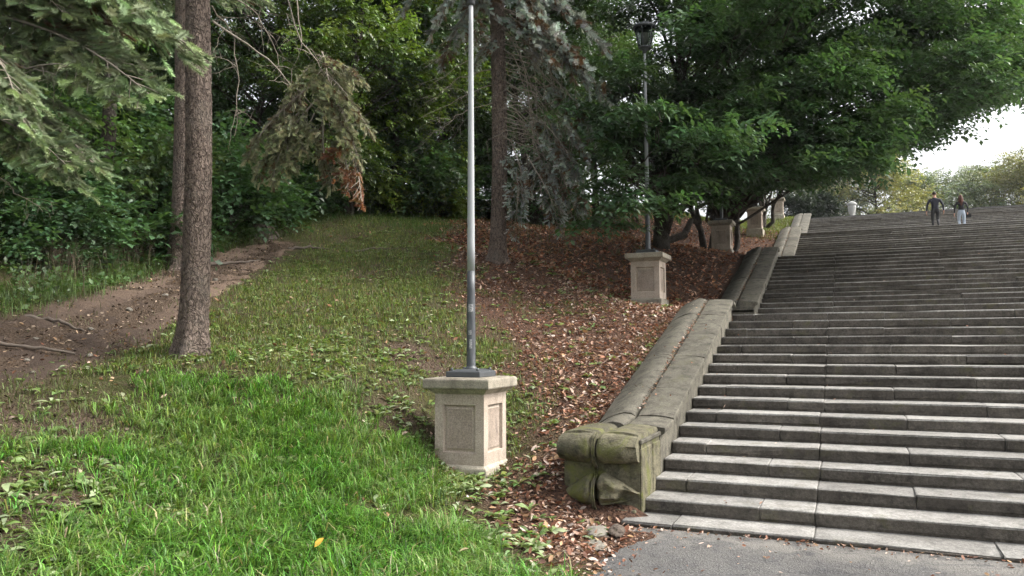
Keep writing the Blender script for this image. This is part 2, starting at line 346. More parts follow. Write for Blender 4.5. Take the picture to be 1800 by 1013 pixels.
def path_d(x, y):
    """signed: >0 inside the dirt path (metres from the nearer edge)"""
    lo = np.interp(y, PLO[:, 1], PLO[:, 0]); up = np.interp(y, PUP[:, 1], PUP[:, 0]); n = (vnoise(x, y, 21, 1.7)-.5)*.5+(vnoise(x, y, 22, 5)-.5)*.2
    d = np.minimum(lo-x, x-up)+n; return np.where(y < 17, d-((y-13.6)*.8).clip(0, 3), -2)
def bare_w(x, y):
    """worn earth by the lower left and on the bank"""
    a = np.exp(-(((x+5.3)/.9)**2+((y-3.3)/.9)**2))*1.0+np.exp(-(((x+6.6)/1.0)**2+((y-4.6)/.8)**2))*.9+np.exp(-(((x+5.2)/.75)**2+((y-8.9)/.45)**2))*1.0+np.exp(-(((x+4.55)/.4)**2+((y-7.3)/.7)**2))*.7
    a = a+np.exp(-(((x+6.4)/.55)**2+((y-7.2)/.4)**2))*.5
    return (a*1.25*(.45+1.1*vnoise(x, y, 31, 2.5))).clip(0, 1)

def axis(lo, hi, a, b_, fine, grow=1.22):
    c = list(np.arange(a, b_+1e-6, fine)); s = fine; x = b_
    while x < hi: s *= grow; x += s; c.append(min(x, hi))
    s = fine; x = a
    while x > lo: s *= grow; x -= s; c.insert(0, max(x, lo))
    return np.array(c)
gx = axis(-160, 160, -13, -1.5, .14); gy = axis(-160, 200, 2, 24, .14)
GX, GY = np.meshgrid(gx, gy); GZ = H(GX, GY)
nx, ny = len(gx), len(gy); ii = np.arange(ny-1)[:, None]*nx+np.arange(nx-1)[None]
me = npmesh('ground', np.stack([GX, GY, GZ], -1).reshape(-1, 3), np.stack([ii, ii+1, ii+nx+1, ii+nx], -1).reshape(-1, 4), 'ground_soil', smooth=True)
zx, zy = GX.ravel(), GY.ravel(); lw = litter_w(zx, zy); gw = (1-lw)*(1-bare_w(zx, zy))*((-path_d(zx, zy))*4).clip(0, 1)
c = me.color_attributes.new('zone', 'FLOAT_COLOR', 'POINT'); c.data.foreach_set('color', np.c_[gw, lw, lw*0, lw*0+1].astype(np.float32).ravel())
tag(link('ground', me), kind='structure')

# dirt path: a sheet that follows the ground, sunk at its ragged edges
py_ = np.arange(2.7, 16.5, .09); q = np.linspace(-.12, 1.12, 44)
lo = np.interp(py_, PLO[:, 1], PLO[:, 0]); up_ = np.interp(py_, PUP[:, 1], PUP[:, 0])
PX = up_[:, None]+(lo-up_)[:, None]*q[None]; PY = np.repeat(py_[:, None], len(q), 1); pd = path_d(PX, PY)
PZ = H(PX, PY)+np.where(pd > 0, .016, .016+pd*.5).clip(-.12, .016)+.06*(vnoise(PX, PY, 41, 3.5)-.5)+.04*(vnoise(PX, PY, 42, 8)-.5)-.03*np.exp(-((q[None]-.5)/.25)**2)*(pd > .1)
nn = len(q); ii = np.arange(len(py_)-1)[:, None]*nn+np.arange(nn-1)[None]
me = npmesh('dirt_path', np.stack([PX, PY, PZ], -1).reshape(-1, 3), np.stack([ii, ii+1, ii+nn+1, ii+nn], -1).reshape(-1, 4), 'path_dirt', smooth=True)
zf = (np.interp(PY, [4, 6.5, 9, 12, 15], [.95, .85, .35, .2, .15])+np.exp(-((q[None]-.5)/.2)**2)*.35).clip(0, 1).ravel()
c = me.color_attributes.new('zone', 'FLOAT_COLOR', 'POINT'); c.data.foreach_set('color', np.c_[zf, zf, zf, zf*0+1].astype(np.float32).ravel())
tag(link('dirt_path', me), kind='structure')

# asphalt square at the foot of the stairs, ragged on the grass side
yy = np.r_[np.arange(-60, 3, 3.), np.arange(3, 6.93, .06), 6.93]; xl = np.interp(yy, [-60, 3, 4.6, 5.4, 6.2, 6.7, 6.93], [-1.2, -1.25, -1.5, -1.72, -1.86, -1.98, -2.02])+.1*(vnoise(yy, yy*0, 51, 5)-.5)+.06*(vnoise(yy, yy*0, 52, 14)-.5)
V = []; F = []
xq = [0, .3, 1, 2.2, 4, 8, 16, 60]
for i, y in enumerate(yy):
    for x in xq: V.append((xl[i]+x, y, .004 if x else -.012))
k = len(xq)
F = [(i*k+j, i*k+j+1, (i+1)*k+j+1, (i+1)*k+j) for i in range(len(yy)-1) for j in range(k-1)]
tag(link('paved_square', npmesh('paved_square', V, F, 'asphalt')), kind='structure')
# paving of the terrace at the head of the stairs
mb = MB().box(-1.9, 60, TOP_Y-.02, 160, TOP_Z-.15, TOP_Z+.004); tag(mb.build('terrace_pavement', 'step_stone_far'), kind='structure')

# ------------------------------------------------------------------ the great staircase
RNG = np.random.default_rng(7)
stairs = empty('staircase', (5, STAIR_Y, 0), 'wide grey stone staircase climbing the hill in four flights', 'staircase')
def step_block(x0, x1, y0, z, depth, seg, rng, name, mat, parent, rise=STEP_R):
    """one stone of a step: worn rounded nosing, undercut foot, uneven edge"""
    prof = np.array([(.014, -rise-.02), (.006, -rise+.016), (0, -rise+.03), (0, -.02), (.001, -.009), (.004, -.002), (.012, 0), (depth+.06, .0), (depth+.06, -rise-.02)])
    x0 += .0028; x1 -= .0028; xs = np.r_[x0, np.linspace(x0+.012, x1-.012, seg), x1]; V = []
    dy, dz = rng.normal(0, .005), rng.normal(0, .0025)
    for i, x in enumerate(xs):
        e = .005 if i in (0, len(xs)-1) else 0
        chip = (.02 if rng.random() < .09 else 0)
        wob = rng.normal(0, .0035, len(prof)); 
        for j, (a, b_) in enumerate(prof):
            yy_ = a+dy+(e if j < 7 else 0)+(wob[j] if 1 <= j <= 6 else 0)+(chip if 3 <= j <= 5 else 0); zz_ = b_+dz-(e if 3 <= j <= 7 else 0)-(chip if 4 <= j <= 6 else 0)
            V.append((x-5, y0+yy_-STAIR_Y, z+zz_))
    k = len(prof); F = [(i*k+j, i*k+(j+1) % k, (i+1)*k+(j+1) % k, (i+1)*k+j) for i in range(len(xs)-1) for j in range(k)]
    F += [tuple(range(k)), tuple((len(xs)-1)*k+j for j in range(k))[::-1]]
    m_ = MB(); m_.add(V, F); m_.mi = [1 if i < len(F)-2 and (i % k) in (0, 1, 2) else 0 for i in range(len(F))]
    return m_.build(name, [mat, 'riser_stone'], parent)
EVEN = [-1.862, -1.52, -.34, .5, 2.25, 3.9, 5.7, 7.5, 13]; ODD = [-1.862, -.78, -.34, 1.36, 3.1, 4.85, 6.6, 13]
for fi, (y0, z0, cnt) in enumerate(FLIGHTS):
    # rubble core of the flight
    ya, yb = y0-STAIR_Y+.05, y0+(cnt-1)*STEP_T-STAIR_Y+.1; xa, xb = STAIR_X0-5+.01, STAIR_X1-5-.01; zt = z0+cnt*STEP_R-.16
    core = MB().add([(xa, ya-STEP_T, z0-.14), (xb, ya-STEP_T, z0-.14), (xb, yb, zt), (xa, yb, zt), (xa, ya-STEP_T, z0-.5), (xb, ya-STEP_T, z0-.5), (xb, yb, zt-.6), (xa, yb, zt-.6)],
                    [(0, 1, 2, 3), (7, 6, 5, 4), (0, 4, 5, 1), (1, 5, 6, 2), (2, 6, 7, 3), (3, 7, 4, 0)]).build('flight', 'core_mortar', stairs)
    steps = [0]+list(range(1, cnt+1)) if fi == 0 else range(1, cnt+1)
    for s in steps:
        last = s == cnt
        yb = y0+(s-1)*STEP_T; z = z0+s*STEP_R
        if fi == 0: J = list(EVEN if s % 2 == 0 else ODD)
        elif fi == 1: J = [-1.862+(.4 if s % 2 else 1.3)]+[(-.34 if j == 0 else -.34+2.45*j+(1.2 if s % 2 else 0)) for j in range(5)]; J = [-1.862]+J[1:]+[13]
        else: J = [-1.862, 1.6+(s % 3)*1.1, 6.8+(s % 2)*1.4, 13]
        J = [J[0]]+[x+RNG.normal(0, .035 if abs(x+.34) > .01 else .014) for x in J[1:-1]]+[J[-1]]
        if fi == 0 and s == 0: J = [-1.98, -1.52, -.34, 1.0, 1.95, 3.3, 5.2, 7.1, 13]
        for a, b_ in zip(J[:-1], J[1:]):
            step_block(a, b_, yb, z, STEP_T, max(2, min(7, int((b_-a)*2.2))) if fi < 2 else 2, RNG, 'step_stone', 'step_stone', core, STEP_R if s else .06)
for i, (ya, yb, z) in enumerate([(FLIGHTS[k][0]+(FLIGHTS[k][2]-1)*STEP_T, FLIGHTS[k+1][0], FLIGHTS[k+1][1]) for k in range(3)]):
    lp = MB().box(STAIR_X0-5, STAIR_X1-5, ya+STEP_T+.07-STAIR_Y, yb+.02-STAIR_Y, z-.2, z-.004).build('landing', 'step_stone', stairs)

# ------------------------------------------------------------------ parapets beside the flights
CP = [(0, -.0), (.006, .012), (.05, .02), (.14, .03), (.26, .036), (.36, .032), (.398, .026), (.406, -.03), (.43, -.03), (.438, .028), (.48, .05), (.56, .058), (.65, .035), (.76, -.02), (.87, -.09)]
XR = -1.80
def cap_stone(parent, ya, za, yb, zb, org, rng, endcap=False, n=3):
    """two-lobed coping with a groove along its middle"""
    prof = [(XR-x, dz) for x, dz in CP]+[(XR-.87, -.2), (XR-.09, -.2), (XR-.09, -.14), (XR-.06, -.115), (XR-.055, -.075), (XR-.02, -.06), (XR, -.045)]
    V = []; ys = np.linspace(ya, yb, n+1)
    jx, jz = rng.normal(0, .003), rng.normal(0, .003)
    for i, y in enumerate(ys):
        z = za+(zb-za)*(y-ya)/(yb-ya)
        for x, dz in prof:
            e = -.004 if i in (0, n) and dz > -.02 else 0
            V.append((x+jx-org[0]+rng.normal(0, .002), y-org[1], z+dz+jz+e+rng.normal(0, .0025)-org[2]))
    k = len(prof); F = [(i*k+j, (i+1)*k+j, (i+1)*k+(j+1) % k, i*k+(j+1) % k) for i in range(n) for j in range(k)]
    F += [tuple(range(k))[::-1], tuple(n*k+j for j in range(k))]
    m_ = MB(); m_.add(V, F, 0, True); o = m_.build('coping_stone', 'parapet_stone', parent)
    o.data.polygons.foreach_set('use_smooth', [len(f) == 4 for f in m_.f])
    try: o.data.set_sharp_from_angle(angle=.45)
    except Exception: pass
    return o
def wall_stone(parent, ya, yb, za, zb, zbot_a, zbot_b, org, rng, side=0):
    x1, x0 = -1.868+rng.normal(0, .004), -2.60
    V = [(x0, ya, zbot_a), (x1, ya, zbot_a), (x1, yb, zbot_b), (x0, yb, zbot_b), (x0, ya, za), (x1, ya, za), (x1, yb, zb), (x0, yb, zb)]
    V = [(a-org[0], b_-org[1], c_-org[2]) for a, b_, c_ in V]
    return MB().add(V, [(3, 2, 1, 0), (4, 5, 6, 7), (0, 1, 5, 4), (1, 2, 6, 5), (2, 3, 7, 6), (3, 0, 4, 7)]).build('wall_stone', 'parapet_stone', parent, bevel=.012, seg=2)
CAPH = .30
def line_z(fi, y): y0, z0, c_ = FLIGHTS[fi]; return z0+STEP_R+(y-y0)/STEP_T*STEP_R
PAR_LABELS = ['sloping stone parapet with carved end block, beside the lowest flight', 'second stone parapet up the slope, in shade between the landings',
              'third stone parapet up the slope, strewn with leaves in its groove', 'topmost short stone parapet, pale and sunlit at the stair head']
def parapet(fi):
    y0, z0, c_ = FLIGHTS[fi]; ytop = y0+(c_-1)*STEP_T
    ys = 8.45 if fi == 0 else y0-.25; ye = ytop-.28
    org = (-2.24, ys if fi else 7.05, z0-.3 if fi else 0)
    t = empty('stone_parapet', org, PAR_LABELS[fi], 'parapet', 'parapets beside the stair flights')
    rng = np.random.default_rng(100+fi); n = 5 if fi < 2 else 6
    cuts = np.linspace(ys, ye, n+1); cuts[1:-1] += rng.normal(0, .12, n-1)
    Z = lambda y: line_z(fi, y)+CAPH
    for a, b_ in zip(cuts[:-1], cuts[1:]): cap_stone(t, a+.004, Z(a+.004), b_-.004, Z(b_-.004), org, rng, n=4)
    cap_stone(t, ye+.004, Z(ye), ye+.24, Z(ye)-.04, org, rng, n=2)
    w = np.arange(ys if fi else 8.06, ye+.2, .86); w = np.r_[w, ye+.22]
    for a, b_ in zip(w[:-1], w[1:]):
        if b_-a > .1: wall_stone(t, a+.004, b_-.004, Z(max(a, ys))-.145, Z(max(b_, ys))-.145, min(line_z(fi, a)-.75, z0-.2) if fi else -.2, min(line_z(fi, b_)-.75, z0+1) if fi else -.2, org, rng)
    return t, org, Z, ys
par, porg, PZ0, pys = parapet(0)
for fi in (1, 2, 3): parapet(fi)
# flat coping stone behind the carved block
cap_stone(par, 8.0, .772, 8.446, .822, porg, np.random.default_rng(5), n=2)
# carved end block: a squared stone with two upper rolls, two tapering lower rolls and a cord in the cleft between them
def front_block():
    X0, X1, Y0, YB = -2.63, -1.862, 7.02, 7.21; ox, oy = porg[0], porg[1]; XM = X0+.46*(X1-X0)
    bm = bmesh.new(); bmesh.ops.create_cube(bm, size=1)
    for v in bm.verts: v.co = Vector((X0+(v.co.x+.5)*(X1-X0)-ox, YB+(v.co.y+.5)*(7.995-YB)-oy, -.25+(v.co.z+.5)*.985))
    bmesh.ops.bevel(bm, geom=list(bm.edges), offset=.014, segments=2, affect='EDGES'); bmesh.ops.subdivide_edges(bm, edges=list(bm.edges), cuts=5, use_grid_fill=True)
    for v in bm.verts:
        q = vnoise(np.array([v.co.x*9+v.co.y*4]), np.array([v.co.z*9+v.co.y*5]), 14)[0]-.5; v.co += Vector((.006*q, .012*q, 0))
    me = bpy.data.meshes.new('carved_end_block'); bm.to_mesh(me); bm.free(); me.materials.append(MATS['front_stone']); o = tag(link('carved_end_block', me, par), 'mossy carved end block with four rolls and a broken lower roll')
    def roll(name, xi, xo, kind, broken=False):
        nu = 30; V = []; sx = 1 if xo > xi else -1; W = abs(xo-xi)
        ang = np.radians(np.linspace(96, -98, 22)); back = np.linspace(7.985, YB+.03, 8) if kind == 'U' else []
        for i_ in range(nu+1):
            t_ = i_/nu; d_ = t_*W; x = xi+sx*d_; end = math.sqrt(max(0., 1-max(0., 1-d_/.06)**2))
            if kind == 'U': R = .15*(.45+.55*end)*(1-.16*t_**2); zc = .648; st = 1.35
            else: R = .165*(.4+.6*end)*max(.16, 1-t_**1.3*.9); zc = .27-.085*t_*(1 if sx < 0 else .5); st = 1.5
            for y in back:
                lobe = (.022*math.sin(PI*min(1, t_*1.05))-.02*(1-end)); V.append((x-ox, y-oy, .788-.05*(1-end)+lobe*.9-(.035 if t_ > .985 else 0)))
            for a in ang:
                n_ = vnoise(np.array([x*11]), np.array([a*2.3]), 9)[0]-.5; n2 = vnoise(np.array([x*31]), np.array([a*7]), 8)[0]-.5
                r_ = R*(1+.05*n_+.03*n2); yy_ = YB-r_*st*math.cos(a); zz_ = zc+r_*math.sin(a)*(1 if kind == 'L' else .96)
                if broken:
                    f_ = (.55*t_+.30)*R*st*(1+1.3*n_); lim = YB-R*st+f_*(.5+.8*max(0, math.sin(-a+.5))); 
                    if a < .9: yy_ = max(yy_, lim)
                if kind == 'U' and sx > 0 and t_ > .72 and a < .3: yy_ += .05*(t_-.72)/.28*(1+1.5*n_)
                V.append((x-ox, yy_-oy, zz_))
        k = len(back)+len(ang); F = [(i_*k+j_, i_*k+j_+1, (i_+1)*k+j_+1, (i_+1)*k+j_) for i_ in range(nu) for j_ in range(k-1)]
        F += [tuple(range(k)), tuple(nu*k+j_ for j_ in range(k))]
        if sx < 0: F = [tuple(reversed(f)) for f in F]
        m_ = MB(); m_.add(V, F, 0, not broken); q = m_.build(name, 'front_stone', o)
        b2_ = bmesh.new(); b2_.from_mesh(q.data); bmesh.ops.recalc_face_normals(b2_, faces=b2_.faces); b2_.to_mesh(q.data); b2_.free()
        try: q.data.set_sharp_from_angle(angle=.7)
        except Exception: pass
        return q
    roll('upper_roll', XM-.016, X0-.012, 'U'); roll('upper_roll', XM+.016, X1-.012, 'U')
    roll('lower_roll', XM-.016, X0-.03, 'L'); tag(roll('lower_roll', XM+.016, X1-.01, 'L', True), 'broken lower roll of the end block')
    for dx in (-.009, .009):
        V, F = tube_np([(XM+dx-ox, y-oy, z) for y, z in ((7.16, .80), (7.07, .76), (7.03, .66), (7.06, .54), (7.15, .47), (7.14, .4), (7.03, .34), (7.0, .25), (7.05, .12), (7.13, .06))], .011, 8); MB().add(V, F, 0, True).build('cord', 'front_stone', o)
    MB().box(X0+.03-ox, X1-.03-ox, 7.12-oy, YB+.02-oy, -.25, .1).build('foot', 'front_stone', o, bevel=.015, seg=2)
front_block()
# moulding and sunk panel on the stair side of the end block
MB().box(-1.876-porg[0], -1.842-porg[0], 7.19-porg[1], 8.0-porg[1], .70, .745).build('moulding', 'parapet_stone', par, bevel=.01)
MB().box(-1.876-porg[0], -1.852-porg[0], 7.22-porg[1], 7.62-porg[1], .06, .66).build('side_panel', 'front_stone', par, bevel=.01)
MB().box(-1.876-porg[0], -1.850-porg[0], 7.68-porg[1], 7.98-porg[1], .10, .66).build('side_panel', 'front_stone', par, bevel=.01)

# ------------------------------------------------------------------ lamp posts on stone pedestals
def make_lamp():
    t = empty('lamp_post', (0, 0, 0))
    h, Hd = .29, .74; m_ = MB(); pn = MB()
    px0, px1, pz0, pz1, ins, dp = -.19, .19, .125, .625, .035, .034
    for k in range(4):
        ca, sa = math.cos(k*PI/2), math.sin(k*PI/2); T = lambda a, b_, d_: (a*ca-(-h+d_)*sa, a*sa+(-h+d_)*ca, b_)
        o = [T(-h, 0, 0), T(h, 0, 0), T(h, Hd, 0), T(-h, Hd, 0)]
        r1 = [T(px0, pz0, 0), T(px1, pz0, 0), T(px1, pz1, 0), T(px0, pz1, 0)]
        r2 = [T(px0+.008, pz0+.008, dp), T(px1-.008, pz0+.008, dp), T(px1-.008, pz1-.008, dp), T(px0+.008, pz1-.008, dp)]
        r3 = [T(px0+.02, pz0+.02, dp), T(px1-.02, pz0+.02, dp), T(px1-.02, pz1-.02, dp), T(px0+.02, pz1-.02, dp)]
        r4 = [T(px0+ins+.01, pz0+ins+.01, .006+dp*.4), T(px1-ins-.01, pz0+ins+.01, .006+dp*.4), T(px1-ins-.01, pz1-ins-.01, .006+dp*.4), T(px0+ins+.01, pz1-ins-.01, .006+dp*.4)]
        V = o+r1+r2+r3+r4; F = []
        for a in range(4):
            for i in range(4): j = (i+1) % 4; F.append((a*4+i, a*4+j, a*4+4+j, a*4+4+i))
        m_.add(V, F)
        q = MB().add(r4, [(0, 1, 2, 3)]); q.add([T(*p) for p in ()], [])
        pn = q
        V5 = r4+[T(px0+ins+.022, pz0+ins+.022, .022), T(px1-ins-.022, pz0+ins+.022, .022), T(px1-ins-.022, pz1-ins-.022, .022), T(px0+ins+.022, pz1-ins-.022, .022)]
        pm = MB().add(V5, [(0, 1, 5, 4), (1, 2, 6, 5), (2, 3, 7, 6), (3, 0, 4, 7), (4, 5, 6, 7)])
        k_ = pm
        if k == 0: panels = []
        panels.append(pm)
    ped = m_.build('pedestal', 'pedestal_stone', t)
    for p in panels: p.build('panel', 'panel_stone', ped)
    MB().frustum(.335, .335, -.6, .335, .335, -.03).frustum(.335, .335, -.03, .296, .296, .0).build('plinth', 'pedestal_cap_stone', ped, bevel=.006)
    MB().frustum(.292, .292, Hd, .305, .305, Hd+.012).frustum(.305, .305, Hd+.012, .318, .318, Hd+.02).frustum(.318, .318, Hd+.02, .352, .352, Hd+.055).build('bed_moulding', 'pedestal_cap_stone', ped)
    MB().frustum(.378, .378, Hd+.055, .388, .388, Hd+.065).frustum(.388, .388, Hd+.065, .388, .388, Hd+.15).frustum(.388, .388, Hd+.15, .372, .372, Hd+.165).frustum(.33, .33, Hd+.163, .325, .325, Hd+.172).build('cap', 'pedestal_cap_stone', ped, bevel=.007, seg=2)
    zt = Hd+.172
    base = MB().frustum(.205, .205, zt, .205, .205, zt+.06).frustum(.205, .205, zt+.06, .11, .11, zt+.085).build('base_plate', 'iron', t, bevel=.006)
    for sx in (-1, 1):
        for sy in (-1, 1): MB().rev([(.018, zt+.06), (.018, zt+.085), (.009, zt+.1), (.002, zt+.1)], 8, c=(.155*sx, .155*sy)).build('bolt', 'iron', base)
    z0 = zt+.08; Lp = 4.16; r = lambda s: .051*(1-s)+.025*s
    MB().rev([(.07, z0), (.07, z0+.015), (.052, z0+.03)]+[(r(s), z0+Lp*s) for s in np.linspace(.01, .26, 6)], 20).build('lower_pole', 'pole_paint', t)
    MB().rev([(r(s), z0+Lp*s) for s in np.linspace(.26, 1., 12)], 20).build('pole', 'pole_bare', t)
    zl = z0+Lp
    lan = MB().rev([(.03, zl-.06), (.05, zl-.04), (.045, zl), (.07, zl+.03), (.128, zl+.05), (.13, zl+.075), (.11, zl+.075), (.03, zl+.065)], 24).build('lantern', 'iron', t)
    MB().rev([(.122, zl+.075), (.212, zl+.47), (.205, zl+.47), (.116, zl+.075)], 24).build('glass', 'lantern_glass', lan)
    MB().rev([(.236, zl+.465), (.24, zl+.52), (.215, zl+.535), (.12, zl+.57), (.03, zl+.60), (.025, zl+.63), (.002, zl+.64)], 24).build('lid', 'iron', lan)
    MB().rev([(.03, zl+.07), (.03, zl+.12), (.075, zl+.14), (.08, zl+.36), (.03, zl+.38)], 16).build('lamp_bulb', 'frosted', lan)
    for k in range(6):
        a = 2*PI*(k+.5)/6; V, F = tube_np([(.128*math.cos(a), .128*math.sin(a), zl+.07), (.222*math.cos(a), .222*math.sin(a), zl+.47)], .008, 5)
        MB().add(V, F).build('frame_bar', 'iron', lan)
    return t
def copy_tree(o, parent=None):
    c_ = o.copy(); COL.objects.link(c_); c_.parent = parent
    for ch in list(o.children): copy_tree(ch, c_)
    return c_
LAMPS = [((-3.83, 7.56, .385), 'nearest lamp post, its stone pedestal half sunk in grass and leaves'), ((-3.74, 15.35, 2.53), 'second lamp post on pale pedestal, with lantern in view among branches'),
         ((-3.72, 25.2, 4.60), 'third lamp post up the slope, pedestal dark under the trees'), ((-3.62, 34.0, 6.42), 'fourth lamp post up the slope, pedestal before a grass patch'),
         ((-3.56, 45.0, 8.68), 'farthest lamp post, pedestal half hidden by leaves near stair head')]
lamp0 = make_lamp()
for i, (p, lb) in enumerate(LAMPS):
    o = lamp0 if i == 0 else copy_tree(lamp0); o.location = p; tag(o, lb, 'lamp post', 'lamp posts beside the stairs')
    o.rotation_euler = (0, 0, RNG.normal(0, .01))
def sticker(parent, z, h, a0, a1, r):
    n = 6; V = []
    for i in range(n+1):
        a = a0+(a1-a0)*i/n
        for zz in (z, z+h): V.append((r*math.cos(a), r*math.sin(a), zz))
    MB().add(V, [(2*i, 2*i+2, 2*i+3, 2*i+1) for i in range(n)], 0, True).build('sticker', 'sticker', parent)
lower = [c_ for c_ in lamp0.children if c_.name.startswith('lower_pole')][0]
sticker(lower, 1.62, .085, -1.75, -.6, .0492); sticker(lower, 1.37, .05, -1.7, -1.0, .0508); sticker(lower, 1.22, .1, -1.5, -.9, .0512)

# ------------------------------------------------------------------ urn on the terrace
p = at(1498, 380, 52); t = empty('stone_urn', (p[0], p[1], TOP_Z), 'pale stone urn on a pedestal at the head of the stairs', 'urn')
MB().frustum(.36, .36, 0, .36, .36, .15).frustum(.3, .3, .15, .3, .3, 1.5).frustum(.34, .34, 1.5, .36, .36, 1.62).build('pedestal', 'pale_stone', t)
MB().rev([(.22, 1.62), (.22, 1.67), (.13, 1.72), (.12, 1.78), (.19, 1.85), (.22, 2.0), (.25, 2.2), (.27, 2.34), (.25, 2.37), (.27, 2.41), (.33, 2.46), (.33, 2.51), (.28, 2.52)], 28).build('bowl', 'urn_stone', t)
MB().rev([(.28, 2.52), (.26, 2.58), (.18, 2.64), (.08, 2.68), (.02, 2.70)], 28).build('lid', 'urn_stone', t)

# ------------------------------------------------------------------ two people climbing away
def skin_body(name, chains, mat_of, mats, parent, root):
    bm = bmesh.new(); sl = bm.verts.layers.skin.verify(); idx = {}
    for ch in chains:
        prev = None
        for p, r in ch:
            key = tuple(round(x, 4) for x in p)
            if key not in idx:
                v = bm.verts.new(p); v[sl].radius = (r, r) if not isinstance(r, tuple) else r; idx[key] = v
            v = idx[key]
            if prev is not None and bm.edges.get((prev, v)) is None: bm.edges.new((prev, v))
            prev = v
    idx[tuple(round(x, 4) for x in root)][sl].use_root = True
    me = bpy.data.meshes.new(name); bm.to_mesh(me); bm.free()
    o = bpy.data.objects.new(name, me); COL.objects.link(o)
    md = o.modifiers.new('s', 'SKIN'); md.use_smooth_shade = True; md.branch_smoothing = .3
    md = o.modifiers.new('u', 'SUBSURF'); md.levels = md.render_levels = 2
    dg = bpy.context.evaluated_depsgraph_get(); me2 = bpy.data.meshes.new_from_object(o.evaluated_get(dg))
    o.modifiers.clear(); o.data = me2; bpy.data.meshes.remove(me)
    me2.materials.clear()
    for q in mats: me2.materials.append(MATS[q])
    for f in me2.polygons: f.material_index = mat_of(f.center); f.use_smooth = True
    o.parent = parent; return o
def hand(w, dirx, out):
    """palm and five fingers hanging below wrist w"""
    w = np.array(w); pm = w+np.array([.004*dirx, .012, -.07]); C_ = [[(tuple(w), .026), (tuple(pm), (.034, .018))]]
    for i, (fy, L) in enumerate(((.032, .07), (.012, .08), (-.008, .075), (-.028, .06))):
        k = pm+np.array([0, fy, -.025]); e = k+np.array([-.008*dirx, .005, -L*.55]); f_ = e+np.array([-.022*dirx, .008, -L*.42])
        C_.append([(tuple(pm), (.034, .018)), (tuple(k), .011), (tuple(e), .009), (tuple(f_), .0075)])
    k = w+np.array([-.004*dirx, .04, -.04]); C_.append([(tuple(pm), (.034, .018)), (tuple(k), .012), (tuple(k+np.array([-.01*dirx, .02, -.04])), .0085)])
    return C_
def person(loc, head_z, woman, label):
    t = empty('person', loc, label, 'person'); s = head_z/1.8; w = .86 if woman else 1.0
    P = lambda x, y, z: (x*s, y*s, z*s)
    pel = (P(0, 0, .98), ((.16 if not woman else .155)*s, .115*s))
    ch_ = [[pel, (P(0, .01, 1.10), ((.145 if not woman else .115)*s, .1*s)), (P(0, .02, 1.26), ((.175 if not woman else .135)*s, .115*s)), (P(0, .03, 1.40), ((.185 if not woman else .145)*s, .11*s)), (P(0, .035, 1.49), (.075*s, .065*s)), (P(0, .055, 1.56), .056*s), (P(0, .075, 1.63), (.076*s, .092*s)), (P(0, .08, 1.71), (.076*s, .092*s)), (P(0, .075, 1.765), (.05*s, .06*s))],
           [(P(0, .08, 1.71), (.076*s, .092*s)), (P(0, .175, 1.665), .016*s)]]
    for sx in (-1, 1):
        sh, el, wr = P(sx*.2*w, .03, 1.41), P(sx*(.295*w+.01), -.03, 1.15), P(sx*(.31*w+.015), .03, .92)
        if woman and sx > 0: el, wr = P(.27, -.02, 1.15), P(.25, .05, .94)
        ch_.append([(P(0, .03, 1.40), (.185*s, .11*s)), (sh, .066*s*w), (el, .047*s*w), (wr, .030*s*w)]); ch_ += hand(wr, sx, 1)
        lift = (sx > 0) != woman
        hp = P(sx*.095, 0, .90); kn = P(sx*.10, .05 if not lift else .10, .50 if not lift else .55); an = P(sx*.10, 0 if not lift else -.13, .09 if not lift else .24); toe = P(sx*.115, .16 if not lift else .0, .035 if not lift else .12)
        ch_.append([pel, (hp, .098*s), (kn, .062*s), (P(sx*.10, (kn[1]/s+an[1]/s)/2-.015, (kn[2]+an[2])/2/s+.04), .056*s), (an, .04*s), (toe, (.042*s, .03*s))])
    wz = (1.01 if not woman else 1.045)*s
    def mo(c_):
        if c_.z > (1.51 if not woman else 1.50)*s and abs(c_.x) < .12*s: return 2
        if abs(c_.x) > .2*s*w and c_.z < .925*s: return 2
        if c_.z > wz or (abs(c_.x) > .2*s*w and c_.z > .9*s): return 0
        return 1 if c_.z > .11*s else 3
    body = skin_body('body', ch_, mo, ['black_knit' if woman else 'navy_knit', 'pale_denim' if woman else 'charcoal_cloth', 'skin', 'white_shoe' if woman else 'black_leather'], t, pel[0])
    # hair: a shell over the skull, long down the back for the woman
    hv = []; hf = []; nu, nv = 18, 14
    for j in range(nv+1):
        for i in range(nu):
            a = 2*PI*i/nu; b_ = PI*j/nv*(.62 if not woman else .72); back = max(0, -math.sin(a))
            x = .083*math.sin(b_)*math.cos(a); y = .078+.1*math.sin(b_)*math.sin(a); z = 1.685+.108*math.cos(b_)
            if math.sin(a) > .3 and b_ > 1.0: z = max(z, 1.72); y = min(y, .165)
            if woman and back > 0 or woman and math.sin(a) < .25:
                k_ = max(0, (j-6)/(nv-6)); z -= .36*k_**1.15; x *= 1+.55*k_*(1-.2*k_); y -= .075*k_
            elif not woman and back > .2 and j > 9: z -= .012
            n_ = vnoise(np.array([i*1.1]), np.array([j*.8]), 4)[0]-.5
            hv.append(P(x*(1.03+.1*n_), y, z+.01*n_))
    for j in range(nv):
        for i in range(nu): hf.append((j*nu+i, j*nu+(i+1) % nu, (j+1)*nu+(i+1) % nu, (j+1)*nu+i))
    m_ = MB(); m_.add(hv, hf, 0, True); m_.build('hair', 'auburn_hair' if woman else 'dark_hair', t)
    for sx in (-1, 1):
        if not woman: MB().rev([(.004*s, 1.63*s), (.018*s, 1.65*s), (.02*s, 1.68*s), (.006*s, 1.70*s)], 8, c=(sx*.083*s, .075*s)).build('ear', 'skin', t)
    return t, s
LZ = FLIGHTS[3][1]
